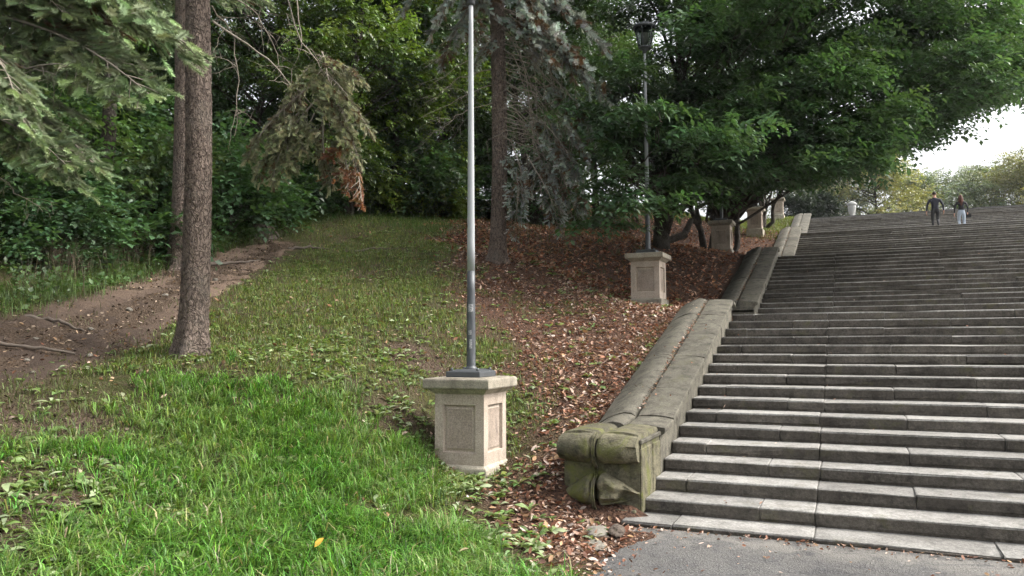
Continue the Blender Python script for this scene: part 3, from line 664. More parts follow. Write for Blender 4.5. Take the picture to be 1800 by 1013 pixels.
p = at(1645, 400, 33); man, _ = person((p[0], p[1], LZ), 1.79, False, 'person in navy jumper and dark trousers climbing the stairs, arms held out')
p = at(1691, 396, 33.2); wom, s = person((p[0], p[1], LZ), 1.68, True, 'person with long auburn hair, black top and pale jeans climbing the stairs')
bagp = wom.location+Vector((.27*s, .07, .80*s)); t = empty('handbag', bagp, 'small black handbag held by the person in pale jeans', 'handbag')
MB().frustum(.11, .04, -.09, .13, .045, .03).frustum(.13, .045, .03, .11, .035, .06).build('bag_body', 'black_leather', t, bevel=.015, seg=2)
V, F = tube_np([(.09*math.cos(a)-.02, 0, .05+.11*math.sin(a)) for a in np.linspace(0, PI, 9)], .007, 5); MB().add(V, F, 0, True).build('strap', 'black_leather', t)

# ------------------------------------------------------------------ foliage templates
def leaf_tpl(L=1., W=.5, fold=.06, curl=-.08):
    V = np.array([(0, 0, 0), (.45*L, .5*W, fold*L), (L, 0, curl*L), (.45*L, -.5*W, fold*L)], float); F = np.array([(0, 3, 2), (0, 2, 1)]); return V, F
def spray_tpl(n, L, W, twig, seed, spread=55, flat=.25):
    """a twig with leaves set alternately in one plane"""
    r = np.random.default_rng(seed); LV, LF = leaf_tpl(1, W/L); k = np.arange(n); side = np.where(k % 2, 1, -1)
    x = twig*(.08+.92*k/(n-1)); yaw = np.radians(side*(spread+r.normal(0, 12, n))*(1-.75*(k == n-1))); pos = np.c_[x, side*.004, r.normal(0, .012, n)-.1*(x/twig)**2*twig]
    V, F, _ = scatter(LV, LF, pos, rotm(yaw, r.normal(-.12, flat, n), r.normal(0, flat, n)), L*(.75+.4*r.random(n))*(1-.25*k/n), None)
    tc = np.repeat(1+.16*r.standard_normal((n, 1)), 4, 0)*np.ones((1, 3))
    tw = np.array([(0, .003, 0), (0, -.003, 0), (twig, 0, -.1*twig)]); F = np.r_[F, [[len(V), len(V)+1, len(V)+2]]]; V = np.r_[V, tw]; tc = np.r_[tc, np.full((3, 3), .45)]
    return V, F, tc
def sprays(rng, pos, heading, tpl, smin, smax, pitch, col, cv=.22, rollv=.3):
    n = len(pos); V, F, tc = tpl
    return scatter(V, F, pos, rotm(heading, pitch, rng.normal(0, rollv, n)), smin+(smax-smin)*rng.random(n), jitcol(rng, col, n, cv, .08) if np.ndim(col) == 1 else col, tc)
def in_ball(rng, n, flat=1.):
    d = rng.standard_normal((n, 3)); d /= np.linalg.norm(d, axis=1)[:, None]; return d*(rng.random((n, 1))**.45)*np.array([1, 1, flat])
def limb_pts(a, b_, rng, n=8, sag=.12, wob=.05):
    a, b_ = np.asarray(a, float), np.asarray(b_, float); t = np.linspace(0, 1, n)[:, None]; L = np.linalg.norm(b_-a)
    P = a+(b_-a)*t; P[:, 2] += (sag*L*np.sin(PI*t[:, 0])); P[1:-1] += rng.normal(0, wob*L*.35, (n-2, 3)); return P
def trunk_np(base, top, r0, r1, rng, n=14, sides=12, flare=1.5, wob=.03):
    base, top = np.asarray(base, float), np.asarray(top, float); t = np.linspace(0, 1, n); P = base+(top-base)*t[:, None]
    P[1:-1, :2] += np.cumsum(rng.normal(0, wob, (n-2, 2)), 0)*np.sin(PI*t[1:-1])[:, None]
    P = np.r_[[P[0]-[0, 0, .35]], P]; r = r0+(r1-r0)*t; r = np.r_[r0*flare*1.1, r]; r[1] *= flare; r[2] *= 1+(flare-1)*.15
    return tube_np(P, r, sides, .04, rng), P
SP_HORN = spray_tpl(13, .15, .088, .56, 1, 58, .3); SP_HORN2 = spray_tpl(11, .095, .055, .42, 2, 48, .35)
SP_BIG = spray_tpl(8, .15, .1, .5, 3, 60, .35); SP_MID = spray_tpl(11, .135, .085, .48, 4, 52, .4); SP_FAR = spray_tpl(9, .2, .13, .8, 5, 55, .5)

def crown_from(rng, clumps, n, tpl, col, smin, smax, centre, pitch=(-.18, .22), flat=.55, cv=.25, headv=.9):
    C_ = np.array([c_[:3] for c_ in clumps], float); r = np.array([c_[3] for c_ in clumps], float); w = r**2; k = rng.choice(len(C_), n, p=w/w.sum())
    pos = C_[k]+in_ball(rng, n, flat)*r[k][:, None]; out = pos[:, :2]-np.asarray(centre)[None, :2]
    head = np.arctan2(out[:, 1], out[:, 0])+rng.normal(0, headv, n)
    cc = jitcol(rng, col, n, .1, .06)*(1+cv*rng.standard_normal((len(C_), 1)).clip(-1.6, 1.6))[k]
    return sprays(rng, pos, head, tpl, smin, smax, rng.normal(pitch[0], pitch[1], n), cc.clip(.004, .5))

# generic broadleaf tree kinds: (trunk mesh, crown mesh), shared by copies
def tree_kind(seed, height, cb, rad, n, tpl, col, r0=.13, mat='leaf', ncl=44, top=1.):
    rng = np.random.default_rng(seed); cl = []; wood = []
    tr_, P = trunk_np((0, 0, 0), (rng.normal(0, .4), rng.normal(0, .4), height*.86), r0, r0*.2, rng, wob=.06); wood.append(tr_)
    for i in range(ncl):
        z = cb+(height-cb)*rng.random()**.9; prof = math.sin(PI*min(1, max(.06, ((z-cb)/(height-cb))*.86+.12)))**.6
        a = rng.random()*2*PI; rr = rad*prof*math.sqrt(rng.random())*.95; c_ = np.array([rr*math.cos(a), rr*math.sin(a), z]); cl.append((*c_, rad*(.26+.2*rng.random())))
        zz = max(.3, z-.35*rr-.3*height*.1); b0 = np.array([np.interp(zz, P[:, 2], P[:, 0]), np.interp(zz, P[:, 2], P[:, 1]), zz])
        wood.append(tube_np(limb_pts(b0, c_, rng, 6, .05), np.linspace(r0*.28, .012, 6), 5))
    V, F, c_ = crown_from(rng, cl, n, tpl, col, .8, 1.35, (0, 0), flat=.6)
    WV, WF = cat(wood)
    return npmesh('trunk', WV, WF, 'dark_bark', smooth=True), npmesh('crown', V, F, mat, col=c_)
def plant_tree(name, kind, loc, label, catg, group, rz=0, sc=1.):
    t = empty(name, loc, label, catg, group)
    link('trunk', kind[0], t, rot=(0, 0, rz), scale=sc); link('crown', kind[1], t, rot=(0, 0, rz), scale=sc); return t
K_A = tree_kind(11, 12, .9, 3.3, 3300, SP_MID, (.07, .13, .04)); K_B = tree_kind(12, 13, 1.2, 3.0, 3000, SP_MID, (.1, .165, .03)); K_C = tree_kind(13, 10, .4, 2.8, 2800, SP_MID, (.055, .105, .04))
GB = 'broadleaf trees of the wood behind the path'
WOOD = [(-90, 15, K_A, .95, 'leafy tree at the far left edge, behind the near spruce boughs'), (180, 21, K_B, 1., 'leafy tree behind the dark straight trunk at left'), (70, 24, K_C, 1.2, 'dark bushy tree deep behind the left spruce boughs'),
        (255, 25, K_A, 1.1, 'leafy tree filling the gap left of the near spruce trunk'), (420, 21, K_C, .95, 'low dark tree just right of the near spruce trunk'), (520, 25, K_A, 1.05, 'leafy tree behind the hanging olive spruce bough'),
        (610, 21, K_B, .85, 'bright green tree right of the hanging spruce bough'), (690, 23, K_B, .95, 'bright yellow-green tree left of the nearest lamp post'), (770, 24, K_C, 1., 'dark tree directly left of the nearest lamp post pole'),
        (835, 28, K_A, 1.05, 'leafy tree showing between lamp post pole and second spruce'), (945, 26, K_C, 1.1, 'dark tree behind the grey-blue spruce boughs'), (1050, 30, K_A, 1., 'dark tree left of the second lamp post'),
        (-20, 36, K_B, 1.15, 'far tree of the wood at the left edge'), (330, 38, K_B, 1.1, 'far tree of the wood behind the near spruce trunk'), (470, 40, K_A, 1.1, 'far tree of the wood behind the low dark tree'), (600, 37, K_C, 1.35, 'far tree of the wood behind the bright green tree'),
        (730, 38, K_A, 1.15, 'far tree of the wood beyond the grass hump'), (880, 42, K_B, 1.15, 'far tree of the wood behind the second spruce trunk'), (1010, 44, K_C, 1.3, 'far tree of the wood right of the second spruce'), (150, 40, K_A, 1.2, 'far tree of the wood behind the dark straight trunk')]
rg = np.random.default_rng(77)
for px, d, kd, sc, lb in WOOD: plant_tree('broadleaf_tree', kd, gp(px, d), lb, 'tree', GB, rg.random()*6.28, sc)

# hornbeams over the stairs: hand-set clumps so that the long layered boughs reach over the steps
def horn(base, top, r0, clumps, n, label, seed, stems=(), col=(.06, .122, .05)):
    rng = np.random.default_rng(seed); base = np.array(base, float); t = empty('hornbeam_tree', base, label, 'tree', 'hornbeams beside the stairs')
    top = np.array(top); wood = []; tr_, P = trunk_np((0, 0, 0), top-base, r0, r0*.3, rng, 14, 12, 1.35, .1); wood.append(tr_)
    for s_ in stems: wood.append(tube_np(limb_pts(s_[0]-base, s_[1]-base, rng, 9, s_[3], .06), np.linspace(s_[2], s_[2]*.45, 9), 9, .04, rng))
    for c_ in clumps:
        q = np.array(c_[:3])-base; zz = min(max(.8, q[2]-.45*np.hypot(q[0], q[1])), (top-base)[2]*.92); b0 = np.array([np.interp(zz, P[:, 2], P[:, 0]), np.interp(zz, P[:, 2], P[:, 1]), zz])
        L = np.linalg.norm(q-b0); wood.append(tube_np(limb_pts(b0, q, rng, 9, .10, .05), np.linspace(min(.055, .012+.007*L), .006, 9), 6))
        for _ in range(2):
            e = q+in_ball(rng, 1, .4)[0]*c_[3]*1.1; wood.append(tube_np(limb_pts(b0+(q-b0)*.75, e, rng, 6, .02, .04), np.linspace(.018, .005, 6), 4))
    WV, WF = cat(wood); link('trunk', npmesh('trunk', WV, WF, 'dark_bark', smooth=True), t)
    cl = [(c_[0]-base[0], c_[1]-base[1], c_[2]-base[2], c_[3]) for c_ in clumps]
    V, F, cc = crown_from(rng, cl, n, SP_HORN, col, .55, 1.35, (0, 0), (-.16, .16), .34, .2, .7)
    link('crown', npmesh('crown', V, F, 'leaf', col=cc), t); return t
YLOW = lambda px: np.interp(px, [1000, 1100, 1200, 1300, 1400, 1470, 1540, 1600, 1650, 1700, 1740, 1800], [260, 270, 320, 340, 340, 312, 278, 262, 234, 200, 150, 112])
def horn_clumps(seed, n, p0, p1, d0, d1, ytop, rad, wav=0):
    rng = np.random.default_rng(seed); out = []
    while len(out) < n:
        px = p0+(p1-p0)*rng.random(); d = d0+(d1-d0)*rng.random(); y = YLOW(px)-rng.random()**1.5*(YLOW(px)-ytop)
        
        out.append((*at(px, y-rad*.25*FPX/d, d), rad*(.75+.5*rng.random())))
    return out
CA = horn_clumps(1, 62, 1060, 1560, 14.5, 21, -150, 1.0); CB = horn_clumps(2, 60, 1180, 1755, 17, 28, -260, 1.3); _r = np.random.default_rng(6)
CB += [(*at(px, YLOW(px)-22-20*_r.random(), d), .7+.3*_r.random()) for px, d in zip(np.arange(1300, 1775, 22), 18+7*_r.random(40))]
CB += [(*at(px, y, d), .9+.4*_r.random()) for px, y, d in zip(1560+225*_r.random(26), 10+150*_r.random(26), 17+8*_r.random(26))]
CB += [(*at(*q), .95) for q in ((1450, 190, 18.5), (1490, 150, 18), (1510, 200, 19), (1550, 170, 18.5), (1470, 235, 19), (1530, 225, 20), (1430, 140, 18), (1570, 120, 18))]
CC = horn_clumps(3, 16, 1150, 1420, 27, 36, 100, 1.5)
low = [(1215, 90, 16.5, .8), (1255, 150, 16.5, .8), (1290, 80, 17, .9), (1235, 200, 17, .8), (1310, 190, 17, .8), (1200, 160, 17, .7), (1165, 350, 13.6, .35), (1125, 365, 13.8, .35), (1075, 355, 14.0, .4), (1150, 190, 13.7, .28), (1100, 300, 14, .4), (1090, 215, 15.0, .55), (1060, 330, 14.6, .5), (1120, 345, 14.2, .42), (1150, 360, 14.0, .3), (1080, 270, 15.2, .5), (1130, 195, 14.3, .38), (1045, 385, 14.8, .3), (1100, 395, 14.8, .25), (1040, 190, 15.4, .5), (1100, 130, 15, .5), (1190, 320, 15.5, .6), (1230, 345, 18, .8), (1215, 50, 15, .6)]
CA += [(*at(a, b_, d), r) for a, b_, d, r in low]
def _hides(c_):
    d = np.array(c_[:3])-EYE; z = d@FW; px = 900+FPX*(d@RT)/z; py = 506.5-FPX*(d@UP)/z; return z < 16.2 and ((abs(px-1133) < 60+c_[3]*35 and abs(py-66) < 60) or (abs(px-1136) < 12+c_[3]*45 and py < 310 and abs(py-190) > 14))
CA = [c_ for c_ in CA if not _hides(c_)]
gA = gp(1165, 21.5); gB = gp(1262, 28); gC = gp(1345, 37)
horn(gA, gA+[.6, -1.2, 8.5], .2, CA, 8000, 'hornbeam with low leafy boughs around the second lamp post', 31,
     [(gA+[.1, 0, .3], at(1300, 200, 19), .13, .12), (gA+[0, 0, .5], at(1030, 120, 20), .11, .1), (gA+[.1, .2, .2], at(1260, 330, 24), .12, -.1)])
horn(gB, gB+[.8, -2., 9.5], .22, CB, 11500, 'spreading hornbeam whose dark boughs overhang the stairs at right', 32,
     [(gB+[.1, 0, .2], at(1420, 100, 24), .12, .08), (gB+[-.4, .3, -.2], at(1180, 250, 28), .13, .05), (gB+[.5, .4, -.2], at(1330, 240, 28), .12, .08)])
horn(gC, gC+[.3, -.5, 6.5], .17, CC, 2600, 'farther hornbeam behind the third and fourth lamp posts', 33, [(gC+[.1, 0, .2], at(1400, 280, 34), .1, .05)], (.055, .095, .02))

# dark evergreen at the stair head, far trees beyond the terrace
p = at(1432, 372, 50); rng = np.random.default_rng(41); t = empty('evergreen_shrub', (p[0]-.3, p[1], TOP_Z), 'dark dense evergreen shrub left of the stair head', 'shrub')
cl = [(rng.normal(0, .85), rng.normal(0, .6), .4+2.3*rng.random(), .8) for _ in range(34)]
V, F, c_ = crown_from(rng, cl, 4200, SP_MID, (.014, .026, .015), .6, 1.0, (0, 0), (.3, .4), .8); link('crown', npmesh('crown', V, F, 'leaf', col=c_), t)
V, F = cat([tube_np(limb_pts((0, 0, -.2), c2[:3], rng, 5), np.linspace(.06, .015, 5), 5) for c2 in cl[:12]]); link('trunk', npmesh('trunk', V, F, 'dark_bark'), t)
K_F = tree_kind(51, 10, .1, 4.4, 3000, SP_FAR, (.18, .22, .11), .2, ncl=64); K_G = tree_kind(52, 10, .1, 4.6, 3000, SP_FAR, (.25, .26, .1), .2, ncl=64); K_H = tree_kind(53, 10, .1, 4.6, 2800, SP_FAR, (.16, .21, .125), .2, ncl=64)
for px, d, kd, sc, lb in [(1470, 74, K_H, 1.0, 'pale green tree just left of the stone urn, beyond the terrace'), (1540, 70, K_G, 1.12, 'yellowish tree right of the stone urn, beyond the terrace'), (1605, 78, K_F, 1.1, 'pale green tree left of the walking pair, beyond the terrace'),
                          (1680, 72, K_H, 1.0, 'grey-green tree behind the walking pair, beyond the terrace'), (1745, 76, K_F, 1.15, 'pale green tree right of the walking pair, beyond the terrace'), (1815, 70, K_G, 1.1, 'pale tree at the right edge beyond the terrace'), (1890, 74, K_F, 1.2, 'pale tree just past the right edge beyond the terrace'), (1400, 78, K_F, 1.2, 'pale tree glimpsed behind the dark evergreen shrub')]:
    p = at(px, 400, d); plant_tree('far_tree', kd, (p[0], p[1], TOP_Z-.1), lb, 'tree', 'trees beyond the terrace', rg.random()*6.28, sc*.92)

# ------------------------------------------------------------------ spruces
def shoot_tpl(L, n, nl, w, seed, jit=.25):
    r = np.random.default_rng(seed); a = np.arange(n)*2.4+r.normal(0, .3, n); x = L*(.02+.98*np.arange(n)/n); tilt = np.radians(76-34*x/L)+r.normal(0, .12, n)
    d = np.c_[np.cos(tilt), np.sin(tilt)*np.cos(a), np.sin(tilt)*np.sin(a)*.8+.12]; s = np.c_[np.zeros(n), -np.sin(a), np.cos(a)]; b0 = np.c_[x, 0*x, 0*x]; l = nl*(.8+.4*r.random(n))[:, None]
    V = np.stack([b0-s*w, b0+s*w, b0+d*l], 1).reshape(-1, 3); F = np.arange(3*n).reshape(-1, 3)
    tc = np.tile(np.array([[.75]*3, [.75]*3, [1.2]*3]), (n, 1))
    return V, F, tc
def bough_mesh(name, seed, col, L=2.0, droop=.25, tpl=None, brown=0., gap=0., sag=.5, width=.42):
    rng = np.random.default_rng(seed); wood = []; pos = []; yw = []; pt = []; sc = []; br = []; uu = []
    ax = lambda s: np.array([s*L, .06*math.sin(s*5+seed), -droop*s*s*L]); xs = np.linspace(0, 1, 12)
    wood.append(tube_np(np.array([ax(s) for s in xs]), np.linspace(.016, .004, 12), 5))
    s = .12; k = 0
    while s < .99:
        side = 1 if k % 2 else -1; l = (width*(1-s)**.75+.13)*(.75+.45*rng.random()); b0 = ax(s); a = side*math.radians(52+rng.normal(0, 9)); dv = np.array([math.cos(a), math.sin(a), -.22-sag*.35*rng.random()])
        q = np.linspace(0, 1, 5)[:, None]; P = b0+dv*l*q; P[:, 2] -= sag*.18*l*q[:, 0]**2; wood.append(tube_np(P, np.linspace(.005, .0025, 5), 3))
        if rng.random() >= gap*1.0:
            m_ = max(2, int(l/.042)); isb = rng.random() < brown
            for i in range(m_):
                u = (.18 if s > .35 else .45)+.82*i/m_
                if u > 1 or (rng.random() < gap*.5): continue
                pp = b0+dv*l*u; pp[2] -= sag*.18*l*u*u
                for sg in ((-1, 1) if i < m_-1 else (0,)):
                    pos.append(pp+rng.normal(0, .022, 3)); yw.append(a+sg*math.radians(38+rng.normal(0, 10))); pt.append(-.05-.55*sag*rng.random()+rng.normal(0, .25)); sc.append((.85+.5*rng.random())*(1.0+.2*u)); br.append(isb or rng.random() < brown*.3); uu.append(u)
        s += .027*(.8+.4*rng.random())*(2./L)**.5; k += 1
    for i in range(3): pos.append(ax(1.)); yw.append((i-1)*.6); pt.append(-droop-.1); sc.append(1.1); br.append(False); uu.append(1.)
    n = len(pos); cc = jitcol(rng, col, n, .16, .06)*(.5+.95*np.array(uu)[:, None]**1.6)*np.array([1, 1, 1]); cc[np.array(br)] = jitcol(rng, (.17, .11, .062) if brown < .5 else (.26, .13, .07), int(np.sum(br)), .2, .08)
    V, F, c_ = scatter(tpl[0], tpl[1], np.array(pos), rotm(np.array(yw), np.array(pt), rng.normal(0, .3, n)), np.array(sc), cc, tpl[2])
    WV, WF = cat(wood); WF = np.r_[WF[:, [0, 1, 2]], WF[:, [0, 2, 3]]]
    AV = np.r_[V, WV]; AF = np.r_[F, WF+len(V)]; return npmesh(name, AV, AF, ['needle', 'twig'], np.r_[np.zeros(len(F)), np.ones(len(WF))], np.r_[c_, np.full((len(WV), 3), .1)])
ST_N = shoot_tpl(.08, 80, .024, .003, 1); ST_F = shoot_tpl(.1, 46, .034, .006, 2)
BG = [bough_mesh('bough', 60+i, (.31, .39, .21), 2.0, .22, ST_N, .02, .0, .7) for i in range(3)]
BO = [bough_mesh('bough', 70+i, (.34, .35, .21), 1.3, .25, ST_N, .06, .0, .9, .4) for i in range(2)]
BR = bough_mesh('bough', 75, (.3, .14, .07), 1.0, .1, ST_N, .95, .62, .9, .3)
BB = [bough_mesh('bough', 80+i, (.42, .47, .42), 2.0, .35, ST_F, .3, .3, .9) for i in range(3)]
def place_bough(parent, me, L, a, b_, roll=0., name='bough'):
    a, b_ = np.asarray(a, float), np.asarray(b_, float); d = b_-a; l = np.linalg.norm(d); yaw = math.atan2(d[1], d[0]); pit = math.asin(d[2]/l)
    pit += .16
    R = rotm(np.array([yaw]), np.array([pit]), np.array([roll]))[0]; o = link(name, me, parent)
    M_ = Matrix([[*(R[i]*l/L), a[i]-parent.location[i]] for i in range(3)]+[[0, 0, 0, 1]]); o.matrix_local = M_; return o
def spruce_trunk(parent, base, top, r0, r1, rng, n=150, sides=40, mat='spruce_bark'):
    base, top = np.array(base, float), np.array(top, float); t = np.linspace(-.03, 1, n); P = (top-base)*t[:, None]; P[:, 0] += .05*np.sin(t*7); P[:, 1] += .04*np.cos(t*6)
    r = r0+(r1-r0)*t.clip(0, 1); z = P[:, 2]; r = r*(1+.42*np.exp(-(z/.22).clip(-1, 20)))
    a = np.arange(sides)*2*PI/sides; AA, ZZ = np.meshgrid(a, z); flare = np.exp(-(ZZ/.25).clip(-1, 20))*.13*np.sin(AA*5+1.)
    sc = vnoise(AA*sides/6.5, ZZ*17, 61)*.5+vnoise(AA*sides/3.2, ZZ*38, 62)*.5; rr = r[:, None]*(1+flare)+.022*(sc-.5)
    kn = [(rng.random()*6.28, z[0]+rng.random()*(z[-1]-z[0])) for _ in range(26)]
    for ka, kz in kn: rr += .014*np.exp(-(((AA-ka+PI) % (2*PI)-PI)*r0/.035)**2-((ZZ-kz)/.03)**2)
    V = np.stack([P[:, 0:1]+rr*np.cos(AA), P[:, 1:2]+rr*np.sin(AA), ZZ], -1).reshape(-1, 3)
    i = np.arange(n-1)[:, None]*sides; k = np.arange(sides)[None]; k2 = (k+1) % sides; F = np.stack([i+k, i+k2, i+sides+k2, i+sides+k], -1).reshape(-1, 4)
    return link('trunk', npmesh('trunk', V, F, mat, smooth=True), parent)
def twigs(parent, paths, name='dead_branch', r0=.012, sub=6, seed=0, sublen=.5, hang=.6):
    rng = np.random.default_rng(seed)
    for P in paths:
        P = np.array(P, float)-np.array(parent.location); n = 12; tt = np.linspace(0, len(P)-1, n); Q = np.stack([np.interp(tt, np.arange(len(P)), P[:, j]) for j in range(3)], 1); Q[1:-1] += rng.normal(0, .015, (n-2, 3))
        parts = [tube_np(Q, np.linspace(r0, r0*.3, n), 5)]
        for _ in range(sub):
            i = rng.integers(2, n); a = Q[i-1]; d = rng.normal(0, 1, 3); d[2] = -abs(d[2])*hang; d /= np.linalg.norm(d); L = sublen*(.4+.8*rng.random()); b_ = a+d*L
            q = limb_pts(a, b_, rng, 6, .06, .06); parts.append(tube_np(q, np.linspace(r0*.4, .0018, 6), 3))
            for _ in range(3):
                j = rng.integers(1, 6); dd = rng.normal(0, 1, 3); dd[2] -= .6*hang; dd /= np.linalg.norm(dd); parts.append(tube_np(limb_pts(q[j], q[j]+dd*L*.45, rng, 4, .03, .05), np.linspace(r0*.25, .0014, 4), 3))
        V, F = cat(parts); link(name, npmesh(name, V, F, 'twig'), parent)
def ring(parent, base, boughs, L, z0, z1, n, r0, r1, seed, lean=(0, 0)):
    rng = np.random.default_rng(seed)
    for i in range(n):
        z = z0+(z1-z0)*(i+rng.random()*.6)/n; a = i*2.4+rng.normal(0, .3); r = r0+(r1-r0)*(z-z0)/(z1-z0); b0 = np.array(base)+[lean[0]*z, lean[1]*z, z]
        place_bough(parent, boughs[i % len(boughs)], L, b0, b0+np.array([r*math.cos(a), r*math.sin(a), -.28*r]), rng.normal(0, .2))

rng = np.random.default_rng(90)
# near spruce with the bare trunk
b1 = gp(333, 9.1); s1 = empty('spruce_tree', b1, 'near spruce with bare scaly trunk rising out of the bright grass', 'tree', 'spruces on the slope')
tp = at(352, 0, 9.35); tp = b1+(tp-b1)*2.2; spruce_trunk(s1, b1, tp, .165, .11, rng, 230, 48)
ln = (tp-b1)[:2]/(tp-b1)[2]
ring(s1, b1, BO, 1.3, 5.6, 10.5, 16, 2.2, 1.0, 1, ln)
A9 = lambda px, py, d=9.4: at(px, py, d)
twigs(s1, [[A9(374, 38, 9.2), A9(430, 75, 9.3), A9(482, 112, 9.4), A9(510, 152, 9.5), A9(582, 205, 9.6)]], r0=.016, sub=5, seed=2, sublen=.4)
twigs(s1, [[A9(360, -60, 9.2), A9(480, -90, 9.4), A9(524, 20, 9.5), A9(532, 75, 9.5), A9(512, 120, 9.5), A9(514, 185, 9.5)], [A9(480, -90, 9.4), A9(528, 70, 9.5), A9(560, 110, 9.5), A9(575, 160, 9.6)], [A9(372, 10, 9.2), A9(410, 60, 9.6), A9(420, 150, 9.8), A9(412, 240, 9.8)], [A9(372, -20, 9.2), A9(440, 10, 9.8), A9(470, 60, 9.9), A9(500, 140, 10)]], r0=.012, sub=9, seed=3, sublen=.55)
for k, (a, b_) in enumerate([((556, 95, 9.6), (650, 140, 9.3)), ((560, 120, 9.6), (655, 215, 9.3)), ((545, 150, 9.6), (428, 268, 9.3)), ((555, 175, 9.5), (470, 305, 9.2)), ((565, 180, 9.5), (560, 320, 9.2)), ((575, 150, 9.6), (640, 270, 9.3)), ((545, 120, 9.7), (480, 210, 9.6)), ((580, 110, 9.8), (620, 210, 9.6)), ((550, 200, 9.5), (510, 300, 9.3)), ((560, 90, 9.7), (600, 190, 9.3)), ((540, 190, 9.6), (440, 300, 9.4))]):
    place_bough(s1, BO[k % 2], 1.3, at(*a), at(*b_), rng.normal(0, .3))
for a, b_ in [((605, 235, 9.4), (632, 362, 9.3)), ((595, 250, 9.4), (610, 340, 9.3))]: tag(place_bough(s1, BR, 1., at(*a), at(*b_), 0), 'dead orange-brown spruce bough')
# spruce standing behind it
b2 = gp(309, 14.2); s2 = empty('spruce_tree', b2, 'darker spruce trunk close behind the near spruce, on its left', 'tree', 'spruces on the slope')
tp = at(329, 0, 14.5); tp = b2+(tp-b2)*2.0; spruce_trunk(s2, b2, tp, .2, .13, rng, 120, 32); ring(s2, b2, BG, 2., 5.2, 10, 12, 2.2, 1.1, 2, (tp-b2)[:2]/(tp-b2)[2])
b5 = gp(172, 15.6); s5 = empty('spruce_tree', b5, 'dark straight trunk seen above the undergrowth below the left boughs', 'tree', 'spruces on the slope')
spruce_trunk(s5, b5, b5+[.15, .1, 11.], .15, .07, rng, 90, 24, 'dark_bark'); ring(s5, b5, BG, 2., 6.0, 10.6, 10, 2.1, 1.0, 5)
# blue spruce in the leaf litter
b3 = gp(873, 15.75); s3 = empty('spruce_tree', b3, 'grey-blue spruce with drooping boughs, standing in brown leaf litter', 'tree', 'spruces on the slope')
tp = at(876, 0, 15.8); tp = b3+(tp-b3)*2.; spruce_trunk(s3, b3, tp, .165, .13, rng, 150, 36); ln = (tp-b3)[:2]/(tp-b3)[2]
ring(s3, b3, BB, 2., 6.2, 11, 16, 2.8, 1.2, 3, ln)
for k, (a, b_) in enumerate([((875, -70, 15.8), (1080, 45, 15.2)), ((875, -30, 15.8), (1050, 90, 15.0)), ((880, 10, 15.8), (1085, 150, 15.4)), ((960, 60, 15.7), (1040, 130, 15.2)), ((875, 20, 15.8), (1000, 95, 14.9)), ((960, 130, 15.6), (1055, 230, 15.2)), ((980, 190, 15.6), (1062, 300, 15.2)), ((960, 220, 15.5), (1040, 345, 15.0)),
                             ((950, 250, 15.5), (1015, 375, 15.0)), ((930, 270, 15.5), (970, 395, 14.9)), ((910, 300, 15.4), (905, 405, 15.0)), ((940, 180, 15.8), (1000, 290, 15.5)), ((873, -90, 15.8), (735, 35, 15.2)), ((873, -50, 15.8), (765, 85, 15.3)), ((873, -130, 15.8), (690, -20, 15.4)), ((875, 60, 15.7), (820, 120, 15.2)), ((876, -120, 15.8), (960, 10, 14.8)), ((900, 260, 15.6), (930, 345, 15.2))]):
    place_bough(s3, BB[k % 3], 2., at(*a), at(*b_), rng.normal(0, .3))
tw = []
for k in range(30):
    y0_ = 10+k*8; x1 = 920+rng.random()*85; y1 = y0_+40+rng.random()*50; tw.append([at(878, y0_, 15.75), at((878+x1)/2, y0_+15, 15.6), at(x1, y1, 15.5), at(x1+20*rng.random(), y1+60+60*rng.random(), 15.4)])
for k in range(6): y0_ = 30+k*30; tw.append([at(868, y0_, 15.75), at(820-20*rng.random(), y0_+20, 15.6), at(770-40*rng.random(), y0_+60, 15.5)])
twigs(s3, tw, r0=.013, sub=9, seed=9, sublen=.7)
# leafy spruce at the left edge, trunk outside the picture
b4 = gp(-130, 7.6); s4 = empty('spruce_tree', b4, 'spruce at the left edge reaching in with thick grey-green boughs', 'tree', 'spruces on the slope')
tp = b4+[.1, .1, 10.]; spruce_trunk(s4, b4, tp, .17, .07, rng, 100, 28)
ring(s4, b4, BG, 2., 4.2, 9.2, 16, 2.4, 1.2, 4, (.01, .01))
for k, (a, b_) in enumerate([((-110, -70, 7.5), (332, 42, 6.7)), ((-110, 0, 7.5), (205, 130, 6.4)), ((-110, -40, 7.6), (130, 60, 7.0)), ((-110, 60, 7.5), (195, 150, 6.9)), ((-110, 90, 7.4), (100, 215, 6.2)), ((-110, 120, 7.5), (185, 270, 6.8)), ((-120, 150, 7.4), (50, 270, 6.3)), ((-120, 190, 7.5), (150, 310, 6.9)), ((-110, -140, 7.5), (260, -10, 7.0)), ((-110, -100, 7.6), (70, -10, 6.5)),
                             ((-110, -60, 7.7), (230, 60, 7.6)), ((-110, 120, 7.6), (140, 245, 7.2)), ((-110, 30, 7.4), (40, 130, 6.0)), ((-110, 170, 7.6), (90, 300, 7.3)), ((-60, 40, 7.2), (180, 105, 7.4)), ((-60, 130, 7.0), (150, 200, 6.9)), ((-60, -80, 7.2), (300, 15, 7.0))]):
    place_bough(s4, BG[k % 3], 2., at(*a), at(*b_), rng.normal(0, .25))
twigs(s4, [[at(-40, 110, 6.9), at(60, 118, 6.7), at(130, 108, 6.6)], [at(-60, 280, 7.2), at(20, 330, 7), at(75, 372, 6.9)], [at(-40, 60, 7), at(80, 130, 6.8), at(180, 160, 6.7)]], r0=.009, sub=7, seed=12, sublen=.3)

